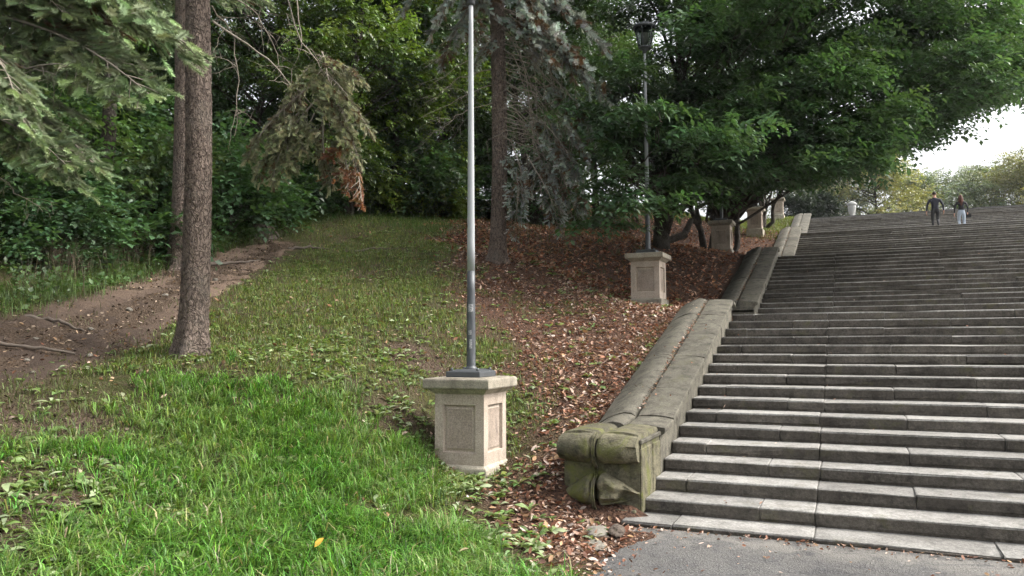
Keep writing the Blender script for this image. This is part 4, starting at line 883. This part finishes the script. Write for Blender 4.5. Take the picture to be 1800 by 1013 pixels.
# ------------------------------------------------------------------ shrubs and undergrowth beyond the path
def shrub_kind(seed, rad, h, n, tpl, col):
    rng = np.random.default_rng(seed); cl = [(rad*.75*math.sqrt(rng.random())*math.cos(a), rad*.75*math.sqrt(rng.random())*math.sin(a), h*(.15+.75*rng.random()), rad*.4) for a in rng.random(16)*6.28]
    V, F, c_ = crown_from(rng, cl, n, tpl, col, .7, 1.25, (0, 0), (.0, .35), .8); W = cat([tube_np(limb_pts((rng.normal(0, .08), rng.normal(0, .08), -.1), q[:3], rng, 6, .05), np.linspace(.018, .004, 6), 4) for q in cl])
    return npmesh('stems', *W, 'dark_bark'), npmesh('foliage', V, F, 'leaf', col=c_)
S_A = shrub_kind(101, 1.25, 1.7, 420, SP_BIG, (.07, .145, .058)); S_B = shrub_kind(102, 1.1, 1.4, 460, SP_MID, (.085, .135, .055)); S_C = shrub_kind(103, 1.3, 1.9, 420, SP_BIG, (.055, .115, .05)); S_D = shrub_kind(104, 1., 1.2, 420, SP_MID, (.13, .19, .03))
SHR = [(-40, 13, S_A, 1.2, 'broad-leaved shrub at the left edge above the path'), (60, 14.5, S_B, 1.1, 'shrub under the left spruce boughs'), (110, 12.4, S_C, .7, 'low dark shrub at left beside the path bank'), (150, 17, S_C, 1.3, 'tall dark shrub in front of the dark straight trunk'), (210, 14, S_A, 1.1, 'broad-leaved shrub left of the near spruce trunk'),
       (265, 16.5, S_B, 1.2, 'shrub behind the near spruce trunk, left side'), (300, 19, S_A, 1.4, 'tall green shrub deep left of the near spruce'), (385, 16.5, S_A, 1.0, 'broad-leaved shrub just right of the near spruce trunk'), (440, 18, S_C, 1.1, 'dark shrub above the upper end of the path'), (400, 20, S_B, 1.3, 'shrub deep behind the upper path'), (500, 19.8, S_A, 1.0, 'broad-leaved shrub under the hanging spruce bough'),
       (555, 21, S_C, 1.1, 'dark shrub behind the head of the path'), (610, 21.4, S_B, .9, 'shrub left end of the bright hedge beyond the grass'), (660, 22.3, S_D, .95, 'bright yellow-green shrub beyond the grass hump'), (720, 23, S_A, 1.2, 'broad-leaved shrub beyond the grass hump, middle'), (775, 23.5, S_D, .9, 'yellow-green shrub just left of the nearest lamp pole'), (790, 25, S_C, 1.3, 'dark shrub behind the nearest lamp pole'),
       (860, 25.5, S_C, 1.1, 'dark shrub behind the second spruce trunk'), (20, 18, S_A, 1.5, 'large shrub deep behind the left spruce'), (350, 23, S_C, 1.5, 'large dark shrub behind the near spruce trunk'), (620, 26, S_A, 1.6, 'large shrub below the bright green tree'), (960, 27, S_C, 1.3, 'dark shrub behind the grey-blue boughs')]
for px, d, kd, sc, lb in SHR:
    t = empty('shrub', gp(px, d), lb, 'shrub', 'shrubs beyond the path'); rz = rg.random()*6.28
    link('stems', kd[0], t, rot=(0, 0, rz), scale=sc); link('foliage', kd[1], t, rot=(0, 0, rz), scale=sc)

def field(rng, n, x0, x1, y0, y1, dens):
    x = x0+(x1-x0)*rng.random(n); y = y0+(y1-y0)*rng.random(n); k = rng.random(n) < dens(x, y); x, y = x[k], y[k]; return np.c_[x, y, H(x, y)]
def in_view(x, y, m_=.16):
    d = np.stack([x, y], -1); z = d@FW[:2]; u = (d@RT[:2])/np.maximum(z, .1); return (z > 2.2) & (np.abs(u) < 900/FPX+m_)
def stuff(name, V, F, c_, mat, label, catg): o = link(name, npmesh(name, V, F, mat, col=c_)); return tag(o, label, catg, None, 'stuff')
rng = np.random.default_rng(200)
# herb layer: low broad leaves on the bank behind the path and under the trees
up_x = lambda y: np.interp(y, PUP[:, 1], PUP[:, 0])
P = field(rng, 26000, -22, -8, 3, 26, lambda x, y: ((up_x(y)-.15-x) > 0)*np.exp(-(np.maximum(0, up_x(y)-x)/5.))*in_view(x, y)*(y < 17)*(.25+.75*vnoise(x, y, 71, .9)))
n = len(P); P[:, 2] += rng.random(n)**1.3*.55*((up_x(P[:, 1])-P[:, 0])/1.2).clip(.15, 1)+.03
V, F, c_ = sprays(rng, P, rng.random(n)*6.28, spray_tpl(6, .105, .065, .28, 9, 60, .4), .6, 1.25, rng.normal(.15, .35, n), (.075, .135, .05), .3); stuff('undergrowth', V, F, c_, 'leaf', 'low broad-leaved undergrowth on the bank above the path', 'undergrowth')

# grass blades
def tufts(rng, P, m_, r):
    n = len(P); Q = np.repeat(P, m_, 0); o = rng.normal(0, r, (n*m_, 2)); Q[:, :2] += o; return Q, np.arctan2(o[:, 1], o[:, 0]), np.repeat(rng.random(n), m_), np.repeat(rng.standard_normal((n, 3)), m_, 0)
def blades(rng, P, L, Wd, col, bend=.5, cv=.2, cols=None, ang=None):
    n = len(P); a = rng.random(n)*6.28 if ang is None else ang+rng.normal(0, .7, n); L = np.broadcast_to(L, (n,)); l = L*(.55+.75*rng.random(n)); d = np.c_[np.cos(a), np.sin(a)]; s = np.c_[-np.sin(a), np.cos(a)]*(Wd*(.7+.6*rng.random(n)))[:, None]*.5; bd = bend*(.4+1.0*rng.random(n))*l
    z = np.zeros(n); b0 = P; mid = P+np.c_[d*(bd*.3)[:, None], l*.6]; tip = P+np.c_[d*bd[:, None], l*(1-.28*(bd/l).clip(0, 1.4)**2)]
    s3_ = np.c_[s, z]; V = np.stack([b0-s3_, b0+s3_, mid-s3_*.85, mid+s3_*.85, tip], 1).reshape(-1, 3); k = np.arange(n)[:, None, None]*5; F = (np.array([(0, 1, 3), (0, 3, 2), (2, 3, 4)])[None]+k).reshape(-1, 3)
    cc = jitcol(rng, col, n, cv, .08) if cols is None else cols
    return V, F, (np.repeat(cc[:, None], 5, 1)*np.array([.8, .8, 1, 1, 1.15])[None, :, None]).reshape(-1, 3)
YL = lambda x: np.interp(x, [-8, -7.4, -6.7, -5.3, -4.4, -3.1, -2], [5.9, 6.15, 6.75, 6.9, 7.1, 6.4, 5.3])
def lush_w(x, y):
    e = ((YL(x)-y+(vnoise(x, y, 81, 1.4)-.5)*1.3+(vnoise(x, y, 80, 4)-.5)*.6)/.9).clip(0, 1); left = ((x+6.75+.25*(y-4)+(vnoise(x, y, 82, 1.5)-.5)*1.0)/.7).clip(0, 1)
    return e*left*(1-.97*bare_w(x, y))*(1-litter_w(x, y)*.9)*((-path_d(x, y)+.1)*4).clip(0, 1)
TRS = [(b1[0], b1[1], .22), (b3[0], b3[1], .3), (-3.83, 7.56, .34)]
def clear(x, y):
    k = np.ones_like(x)
    for a, b_, r in TRS: k *= ((x-a)**2+(y-b_)**2 > r*r)
    k *= ~((np.abs(x+3.83) < .345) & (np.abs(y-7.56) < .345)); k *= ~((x > -2.66) & (y > 7.0)); return k
P = field(rng, 26000, -8.2, -1.7, 2.3, 7.4, lambda x, y: lush_w(x, y)*in_view(x, y)*clear(x, y)*(.1+1.1*vnoise(x, y, 83, 3)*vnoise(x, y, 87, 1.1)**.6).clip(0, 1))
P, an, tr_, tc_ = tufts(rng, P, 13, .026); P[:, 2] = H(P[:, 0], P[:, 1])
cl_ = vnoise(P[:, 0], P[:, 1], 84, 1.6); tt = (cl_-.35).clip(0, 1)[:, None]; n = len(P)
cc = (jitcol(rng, (.105, .232, .036), n, .45, .12)*(1-tt)+jitcol(rng, (.2, .285, .085), n, .45, .12)*tt)*(1+.16*tc_[:, :1].clip(-1.6, 1.8))*(1+.06*tc_)
cc = np.where(rng.random((n, 1)) < .05, jitcol(rng, (.36, .33, .19), n, .2, .08), cc).clip(.01, .6)
V, F, c_ = blades(rng, P, (.06+.12*tr_)*(.75+.5*vnoise(P[:, 0], P[:, 1], 98, 2.2)), .0085, None, 1.15, .2, cc, an)
stuff('lush_grass', V, F, c_, 'grass_blade', 'long bright green grass in the foreground', 'grass')
def hump_w(x, y):
    lo_ = np.interp(y, PLO[:, 1], PLO[:, 0]); e = np.maximum(((x-lo_-.05)/.5).clip(0, 1), ((y-14.)/.8+(vnoise(x, y, 97, 2)-.5)).clip(0, 1)*(x > -12.6)); return e*(1-litter_w(x, y))*(1-.93*bare_w(x, y))*(y > YL(x)-.5)*(.02+1.15*(vnoise(x, y, 85, 1.7)*.6+vnoise(x, y, 79, 4.5)*.4)**1.5)*(y < 22)
P = field(rng, 480000, -13.5, -3.4, 5.6, 21, lambda x, y: hump_w(x, y)*in_view(x, y)*clear(x, y)*np.interp(y, [6, 9, 13, 20], [1, .8, .5, .35]))
far_ = np.interp(P[:, 1], [7, 14, 20], [0, 1, 1])[:, None]
V, F, c_ = blades(rng, P, .075, .0075, None, .9, .2, np.where(rng.random((len(P), 1)) < .09, jitcol(rng, (.26, .21, .12), len(P), .3, .1), jitcol(rng, (.15, .2, .055), len(P), .4, .14))*(1-far_*.0)); stuff('slope_grass', V, F, c_, 'grass_blade', 'short thin grass on the slope behind the near spruce', 'grass')
# taller fringe along the upper edge of the path, verge near the trees, patch at the stair head
P = field(rng, 60000, -14, -9, 3, 17, lambda x, y: np.exp(-((x-up_x(y)+.45)/.38)**2)*in_view(x, y)*(.3+.7*vnoise(x, y, 86, 2.2)))
V, F, c_ = blades(rng, P, .30, .006, (.1, .16, .045), .8); stuff('path_verge_grass', V, F, c_, 'grass_blade', 'tall arching grass along the upper edge of the dirt path', 'grass')
P = field(rng, 60000, -13, -5, 17, 24, lambda x, y: (1-litter_w(x, y)*.9)*in_view(x, y)*.35)
V, F, c_ = blades(rng, P, .14, .007, (.075, .14, .028), .7); stuff('hump_top_grass', V, F, c_, 'grass_blade', 'grass along the crest of the slope below the shrubs', 'grass')
P = field(rng, 26000, -9, -2.7, 33, 47, lambda x, y: (vnoise(x, y, 88, .5) > .35)*np.interp(y, [33, 37], [.1, .8]))
V, F, c_ = blades(rng, P, .16, .02, (.13, .17, .035), .7); stuff('upper_grass', V, F, c_, 'grass_blade', 'sunny grass patch around the farther lamp posts', 'grass')
P = field(rng, 9000, -12.6, -9.8, 4.5, 12, lambda x, y: np.exp(-((x-up_x(y)+1.1)/.5)**2)*in_view(x, y)*(vnoise(x, y, 89, .8) > .45)); n = len(P)
V, F, c_ = blades(rng, P, .62, .006, (.12, .1, .07), .35); stuff('dry_stalks', V, F, c_, 'dry_leaf', 'dry grey-brown stalks on the bank left of the near spruce', 'stalks')

# fallen leaves
LT = np.array([(0, 0, 0), (.3, .23, .1), (.68, .2, .12), (1, 0, .02), (.66, -.2, .1), (.28, -.22, .08), (.5, 0, -.03)], float); LF_ = np.array([(0, 6, 1), (1, 6, 2), (2, 6, 3), (3, 6, 4), (4, 6, 5), (5, 6, 0)])
LCOL = np.array([(.3, .15, .095), (.2, .09, .056), (.42, .29, .22), (.14, .075, .055), (.5, .41, .35), (.25, .13, .088), (.33, .21, .12), (.46, .34, .27), (.36, .23, .17)])
def leaves(rng, P, size, cols=None, lift=.012):
    n = len(P); P = P.copy(); P[:, 2] += lift*rng.random(n)+.003; cc = (LCOL[rng.integers(0, len(LCOL), n)] if cols is None else cols)*(1+.25*rng.standard_normal((n, 1)).clip(-2, 2))
    R = rotm(rng.random(n)*6.28, rng.normal(.0, .38, n)+.1, rng.normal(0, .5, n)); s = size*(.4+1.0*rng.random(n)**1.3); S_ = np.stack([s, s*(.75+.5*rng.random(n)), s*(rng.random(n)*2.4-.6)], 1)
    return scatter(LT, LF_, P, R, S_, cc.clip(.01, .8))
P = field(rng, 110000, -9, -1.75, 5.2, 16, lambda x, y: (litter_w(x, y)**1.3*(.2+.9*(vnoise(x, y, 91, 1.5)*.6+vnoise(x, y, 92, 4.)*.4-.1).clip(0, 1))*np.interp(x, [-5.5, -4, -2.8], [.6, .95, 1.4])+.02)*np.interp(y, [6, 9, 16], [1, .9, .55])*in_view(x, y)*clear(x, y)*(1-.6*np.exp(-(((x+5)/1.2)**2+((y-11.2)/1.)**2)))*np.where(x > -1.95, .25, 1))
V, F, c_ = leaves(rng, P, .066); stuff('fallen_leaves', V, F, c_, 'dry_leaf', 'brown fallen leaves lying thick beside the parapet', 'fallen leaves')
P = field(rng, 70000, -14, -2.75, 15, 46, lambda x, y: (litter_w(x, y)+.03)*in_view(x, y)*np.interp(y, [15, 25, 45], [1, .5, .3])*(1-.9*np.interp(y, [34, 38], [0, 1])))
V, F, c_ = leaves(rng, P, .095, LCOL[rng.integers(0, len(LCOL), len(P))]*np.array([1.02, .84, .72])); stuff('hillside_leaves', V, F, c_, 'dry_leaf', 'reddish-brown leaf litter under the trees', 'fallen leaves')
P = field(rng, 9000, -13, -2.5, 2.3, 20, lambda x, y: in_view(x, y)*.35*(1-litter_w(x, y))*np.where(path_d(x, y) > 0, 1.3, 1)); n = len(P)
V, F, c_ = leaves(rng, P, .05, np.array([(.36, .26, .17)])*np.ones((n, 1)), .02); stuff('scattered_leaves', V, F, c_, 'dry_leaf', 'single dry leaves scattered over the grass and path', 'fallen leaves')
# leaves in the parapet groove, on the steps and on the square
Q = []
for fi, m_ in ((0, 240), (1, 200), (2, 120)):
    y0_, z0_, c0 = FLIGHTS[fi]; a = 8.6 if fi == 0 else y0_-.2; b_ = y0_+(c0-1)*STEP_T-.4; y = a+(b_-a)*rng.random(m_); Q.append(np.c_[XR-.42+rng.normal(0, .018, m_), y, line_z(fi, y)+CAPH+.03])
    m2 = m_//7; y = a+(b_-a)*rng.random(m2); Q.append(np.c_[XR-.1-.7*rng.random(m2), y, line_z(fi, y)+CAPH+.085])
Q = np.concatenate(Q); V, F, c_ = leaves(rng, Q, .04); stuff('groove_leaves', V, F, c_, 'dry_leaf', 'dry leaves caught in the groove of the parapets', 'fallen leaves')
Q = []
for fi in range(2):
    y0_, z0_, c0 = FLIGHTS[fi]
    for s_ in range(c0): m_ = rng.integers(2, 6); Q.append(np.c_[-1.75+6.5*rng.random(m_)**1.6, np.full(m_, y0_+s_*STEP_T)+.06+.33*rng.random(m_), np.full(m_, z0_+(s_+1)*STEP_R+.004)])
V, F, c_ = leaves(rng, np.concatenate(Q), .045); stuff('step_leaves', V, F, c_, 'dry_leaf', 'few dry leaves lying on the steps', 'fallen leaves')
m_ = 320; X = -1.95+5.2*rng.random(m_)**1.9; Y = 6.88-2.6*rng.random(m_)**2.2; X = np.r_[X, -1.72-.25*rng.random(260)+.12*rng.normal(0, 1, 260), -1.9+6*rng.random(300)]; Y = np.r_[Y, 4.6+2.2*rng.random(260), 6.9-.10*rng.random(300)**2]
V, F, c_ = leaves(rng, np.c_[X, Y, np.full(len(X), .008)], .038); stuff('square_leaves', V, F, c_, 'dry_leaf', 'crumbs of dry leaves on the asphalt by the lowest step', 'fallen leaves')

# ------------------------------------------------------------------ weeds with broad leaves
def weed_leaf(L, W, seed):
    r = np.random.default_rng(seed); xs = np.array([0, .18, .38, .6, .82, 1.]); ws = np.array([.12, .34, .72, 1., .72, .06])*W*.5; V = []
    for x, w in zip(xs, ws):
        z = .55*x-.62*x*x; V += [(x*L, w*(1+.15*r.standard_normal()), z*L+.18*w), (x*L, 0, z*L-.1*w), (x*L, -w*(1+.15*r.standard_normal()), z*L+.18*w)]
    F = []
    for i in range(5):
        for j in (0, 1): F.append((i*3+j, i*3+j+1, i*3+3+j+1, i*3+3+j))
    return np.array(V), np.array(F)
def weed_mat(nm, c0, c1):
    b = NB(nm); b.finish(b.mix(b.noise(b.coord(), 18, 4), c0, c1), .5, trans=.25, tcol=(c1[0]*1.1, c1[1]*1.1, c1[2]*.6))
weed_mat('weed_leaf', (.13, .20, .06), (.24, .32, .13)); weed_mat('weed_leaf_pale', (.26, .32, .16), (.40, .46, .28))
WL = [npmesh('leaf', *weed_leaf(.13, .045, i), 'weed_leaf' if i < 3 else 'weed_leaf_pale', smooth=True) for i in range(4)]
rng = np.random.default_rng(300)
def weed_w(x, y):
    a = np.exp(-(((x+5.0)/1.0)**2+((y-3.7)/.9)**2))*1.7+np.exp(-((y-YL(x)-.35)/.55)**2)*(x > -7.2)*(x < -3.6)*1.0+np.exp(-((x-np.interp(y, LIT[:, 1], LIT[:, 0])+.25)/.35)**2)*(y < 9.5)*.9+np.exp(-(((x+5.9)/1.3)**2+((y-8.6)/1.)**2))*.8+.12
    return a*clear(x, y)*((-path_d(x, y)+.15)*4).clip(0, 1)
P = field(rng, 1300, -8, -2.0, 2.7, 10, lambda x, y: weed_w(x, y)*in_view(x, y, -.02)*.55); d_ = np.hypot(P[:, 0], P[:, 1]); P = P[np.argsort(d_)][::2][:64]
ORD = ['first', 'second', 'third', 'fourth', 'fifth', 'sixth', 'seventh', 'eighth', 'ninth', 'tenth', 'eleventh', 'twelfth', 'thirteenth', 'fourteenth', 'fifteenth', 'sixteenth', 'seventeenth', 'eighteenth', 'nineteenth', 'twentieth']
ORD += ['twenty-'+x for x in ORD[:9]]+['thirtieth']+['thirty-'+x for x in ORD[:9]]+['fortieth']+['forty-'+x for x in ORD[:9]]
def weed_place(p): return ('in worn soil at lower left corner' if p[0] < -4.3 and p[1] < 4.6 else 'among brown leaves left of the carved end block' if litter_w(p[0:1], p[1:2])[0] > .3 else 'in bright grass near the picture foot' if p[1] < 6 else 'behind the nearest pedestal' if p[0] > -4.9 else 'below the near spruce trunk' if p[0] < -6 else 'on the bank left of the nearest pedestal')
P = P[np.argsort((P@RT-EYE@RT)/((P-EYE)@FW))]; seen = {}
for p in P:
    s_ = .55+.55*rng.random(); n = rng.integers(4, 8); a0 = rng.random()*6.28; wh = weed_place(p); seen[wh] = seen.get(wh, 0)+1
    t = empty('broad_leaved_weed', p, ('large' if s_ > .83 else 'small')+' weed rosette, '+ORD[seen[wh]-1]+' from left '+wh, 'weed', 'broad-leaved weeds in the grass')
    for k in range(n): link('leaf', WL[rng.choice(4, p=[.29, .29, .27, .15])], t, (0, 0, .015), (rng.normal(0, .35), -rng.uniform(-.1, .65), a0+k*6.28/n+rng.normal(0, .3)), s_*(.75+.5*rng.random()))
P = field(rng, 12000, -11, -2.0, 2.6, 17, lambda x, y: (weed_w(x, y)+.12*hump_w(x, y))*in_view(x, y)*.8); n = len(P); k = 5
PP = np.repeat(P, k, 0)+np.array([0, 0, .012]); V0, F0 = weed_leaf(.095, .034, 9); F0 = np.r_[F0[:, [0, 1, 2]], F0[:, [0, 2, 3]]]
pal = rng.random(n*k)[:, None] < .18; cc = np.where(pal, jitcol(rng, (.36, .42, .25), n*k, .12, .05), jitcol(rng, (.15, .225, .07), n*k, .25, .08))
V, F, c_ = scatter(V0, F0, PP, rotm(rng.random(n*k)*6.28, rng.uniform(-.1, .6, n*k), rng.normal(0, .35, n*k)), np.repeat(.5+.75*rng.random(n), k)*(.8+.4*rng.random(n*k)), cc); stuff('small_weeds', V, F, c_, 'leaf', 'small broad-leaved weeds mixed into grass and bare soil', 'weeds')
# sparse trampled grass and debris on the worn ground at left and over the litter edge
P = field(rng, 90000, -9.5, -2.2, 2.3, 13, lambda x, y: ((bare_w(x, y)*.35+.10*(path_d(x, y) > -.3)*(path_d(x, y) < .5))*(vnoise(x, y, 95, 3) > .45)+.3*litter_w(x, y)*(vnoise(x, y, 96, 1.8) > .6)*np.interp(x, [-4.5, -3], [1, .35])+.25*((x < -5.6) & (y < 5.6) & (path_d(x, y) < .2)))*in_view(x, y)*clear(x, y))
V, F, c_ = blades(rng, P, .085, .0062, (.13, .17, .055), 1.2, .3); stuff('trampled_grass', V, F, c_, 'grass_blade', 'thin trampled grass on the bare soil', 'grass')
P = field(rng, 75000, -12.3, -2.4, 2.3, 17, lambda x, y: ((path_d(x, y) > -.1)*.55+bare_w(x, y)*.5)*in_view(x, y)*clear(x, y)); n = len(P)
V, F, c_ = leaves(rng, P, .042, np.where(rng.random((n, 1)) < .6, np.array([[.07, .05, .038]]), np.array([[.28, .22, .165]])), .01); stuff('soil_crumbs', V, F, c_, 'dry_leaf', 'crumbs of bark, soil and leaf on the worn path', 'debris')

# ------------------------------------------------------------------ loose things on the ground
def on_ground(x, y, dz=0): return np.array([x, y, float(H(np.array([x]), np.array([y]))[0])+dz])
def rock(name, p, r, mat, label, catg, seed, sq=(1, 1, .6), group=None):
    rng = np.random.default_rng(seed); bm = bmesh.new(); bmesh.ops.create_icosphere(bm, subdivisions=3, radius=1)
    for v in bm.verts:
        c = v.co; n_ = vnoise(np.array([c.x*1.5+seed]), np.array([c.y*1.5+c.z*2.1]), seed)[0]-.5; n2 = vnoise(np.array([c.x*5+c.z*3]), np.array([c.y*5-c.z*3]), seed+1)[0]-.5
        v.co = Vector((c.x*sq[0], c.y*sq[1], c.z*sq[2]))*r*(1+.45*n_+.22*n2)
    me = bpy.data.meshes.new(name); bm.to_mesh(me); bm.free(); me.materials.append(MATS[mat]); return tag(link(name, me, None, p, (0, 0, rng.random()*6)), label, catg, group)
rock('soil_clod', on_ground(-1.9, 6.52, .03), .1, 'clod', 'dark rough clod lying beside the lowest step', 'clod', 5, (1.25, .7, .5))
rock('kerb_stone', on_ground(-2.06, 6.5, .01), .13, 'rubble', 'broken pale kerb stone nearest the carved end block', 'stone', 6, (.9, 1.3, .28), 'broken kerb stones at the edge of the square')
rock('kerb_stone', on_ground(-2.0, 6.2, .0), .11, 'rubble', 'broken pale kerb stone farther from the carved end block', 'stone', 7, (.8, 1.4, .25), 'broken kerb stones at the edge of the square')
PB = np.array([(-8.6, 5.2, .035), (-8.1, 6.2, .04), (-9.0, 6.9, .035), (-9.4, 7.8, .05), (-9.6, 8.6, .04), (-8.3, 5.6, .03), (-10.2, 10.2, .05), (-8.9, 6.1, .03), (-7.9, 5.4, .03), (-9.9, 9.3, .045)])
PB = PB[np.argsort((PB[:, :2]@RT[:2])/(PB[:, :2]@FW[:2]))]
for i, (x, y, r) in enumerate(PB): rock('pebble', on_ground(x, y, .012), r, 'rubble', 'small pebble on the dirt path, '+ORD[i]+' from the left', 'pebble', 20+i, (1, .8, .6), 'pebbles on the dirt path')
def stick(name, pts, r, label, catg, group=None, seed=1):
    rng = np.random.default_rng(seed); P = np.array([on_ground(x, y, dz) for x, y, dz in pts]); n = 14; tt = np.linspace(0, len(P)-1, n); Q = np.stack([np.interp(tt, np.arange(len(P)), P[:, j]) for j in range(3)], 1); Q[1:-1] += rng.normal(0, r*.35, (n-2, 3)); o = Q[0].copy()
    V, F = tube_np(Q-o, r*np.linspace(1, .5, n), 8, .12, rng); return tag(link(name, npmesh(name, V, F, 'dead_wood', smooth=True), None, o), label, catg, group)
stick('fallen_branch', [(-9.1, 5.4, .03), (-8.65, 5.75, .05), (-8.2, 6.1, .03)], .026, 'grey fallen branch lying on the path at the left edge', 'branch', seed=3)
stick('tree_root', [(-9.7, 6.5, .02), (-9.35, 6.75, .06), (-9.0, 6.8, .0)], .03, 'exposed root crossing the path bank at left', 'root', 'exposed roots on the path', 4)
stick('tree_root', [(-11.2, 10.9, .02), (-10.95, 11.5, .05), (-10.9, 12.1, .0)], .035, 'exposed root on the path right of the near spruce', 'root', 'exposed roots on the path', 5)
stick('tree_root', [(-11.3, 13.4, .02), (-11.0, 13.8, .06), (-10.6, 14.1, .0)], .035, 'exposed root at the upper end of the path', 'root', 'exposed roots on the path', 6)
stick('tree_root', [(-10.1, 14.2, .0), (-9.8, 14.6, .05), (-9.4, 14.9, .0)], .03, 'exposed root on the grass past the end of the path', 'root', 'exposed roots on the path', 7)
stick('twig', [(-2.35, 6.3, .02), (-2.2, 6.45, .03), (-2.05, 6.62, .02)], .008, 'thin twig on the leaves before the carved end block', 'twig', seed=8)
p = on_ground(-12.3, 13.7, -.05); t = empty('tree_stump', p, 'low decayed tree stump beside the upper end of the path', 'stump'); rng = np.random.default_rng(8)
V, F = tube_np([(0, 0, -.1), (0, 0, .05), (.02, 0, .2), (.03, 0, .27)], [.34, .27, .23, .2], 16, .08, rng); m_ = MB(); m_.add(V, F, 0, False); m_.f.append(list(range(48, 64))); m_.mi.append(0); m_.sm.append(False); m_.build('stump_wood', 'dead_wood', t)
for k in range(9): a = k*.7+.2; V, F = tube_np(limb_pts((.2*math.cos(a), .2*math.sin(a), .22), (.42*math.cos(a), .42*math.sin(a), -.08), rng, 6, .1, .06), np.linspace(.03, .012, 6), 5); MB().add(V, F, 0, True).build('root', 'dead_wood', t)
def one_leaf(x, y, size, mat, label, rot, grp=None):
    V = LT.copy(); V[:, 2] *= 1.4; o = link('fallen_leaf', npmesh('fallen_leaf', V*size, LF_, mat), None, on_ground(x, y, .09), rot); return tag(o, label, 'leaf', grp)
one_leaf(-3.44, 4.4, .09, 'yellow_leaf', 'bright yellow fallen leaf lying in the foreground grass', (.5, -.6, 1.2)); MATS['pale_leaf'] = MATS['weed_leaf_pale']
solid('straw_leaf', (.42, .34, .2)); one_leaf(-2.7, 5.12, .085, 'straw_leaf', 'straw-coloured fallen leaf at the lower edge of the picture', (.1, -.3, .4))

# ------------------------------------------------------------------ thin damp air
b = NB('haze_air'); vp = b.n('VolumePrincipled'); vp.inputs['Color'].default_value = (.93, .96, 1, 1); vp.inputs['Density'].default_value = .0003; vp.inputs['Anisotropy'].default_value = .2
b.l(vp.outputs[0], b.out.inputs['Volume'])
tag(MB().box(-163, 163, -163, 203, -3, 30).build('haze', 'haze_air'), 'thin pale haze in the air over the whole place', 'haze', None, 'stuff')
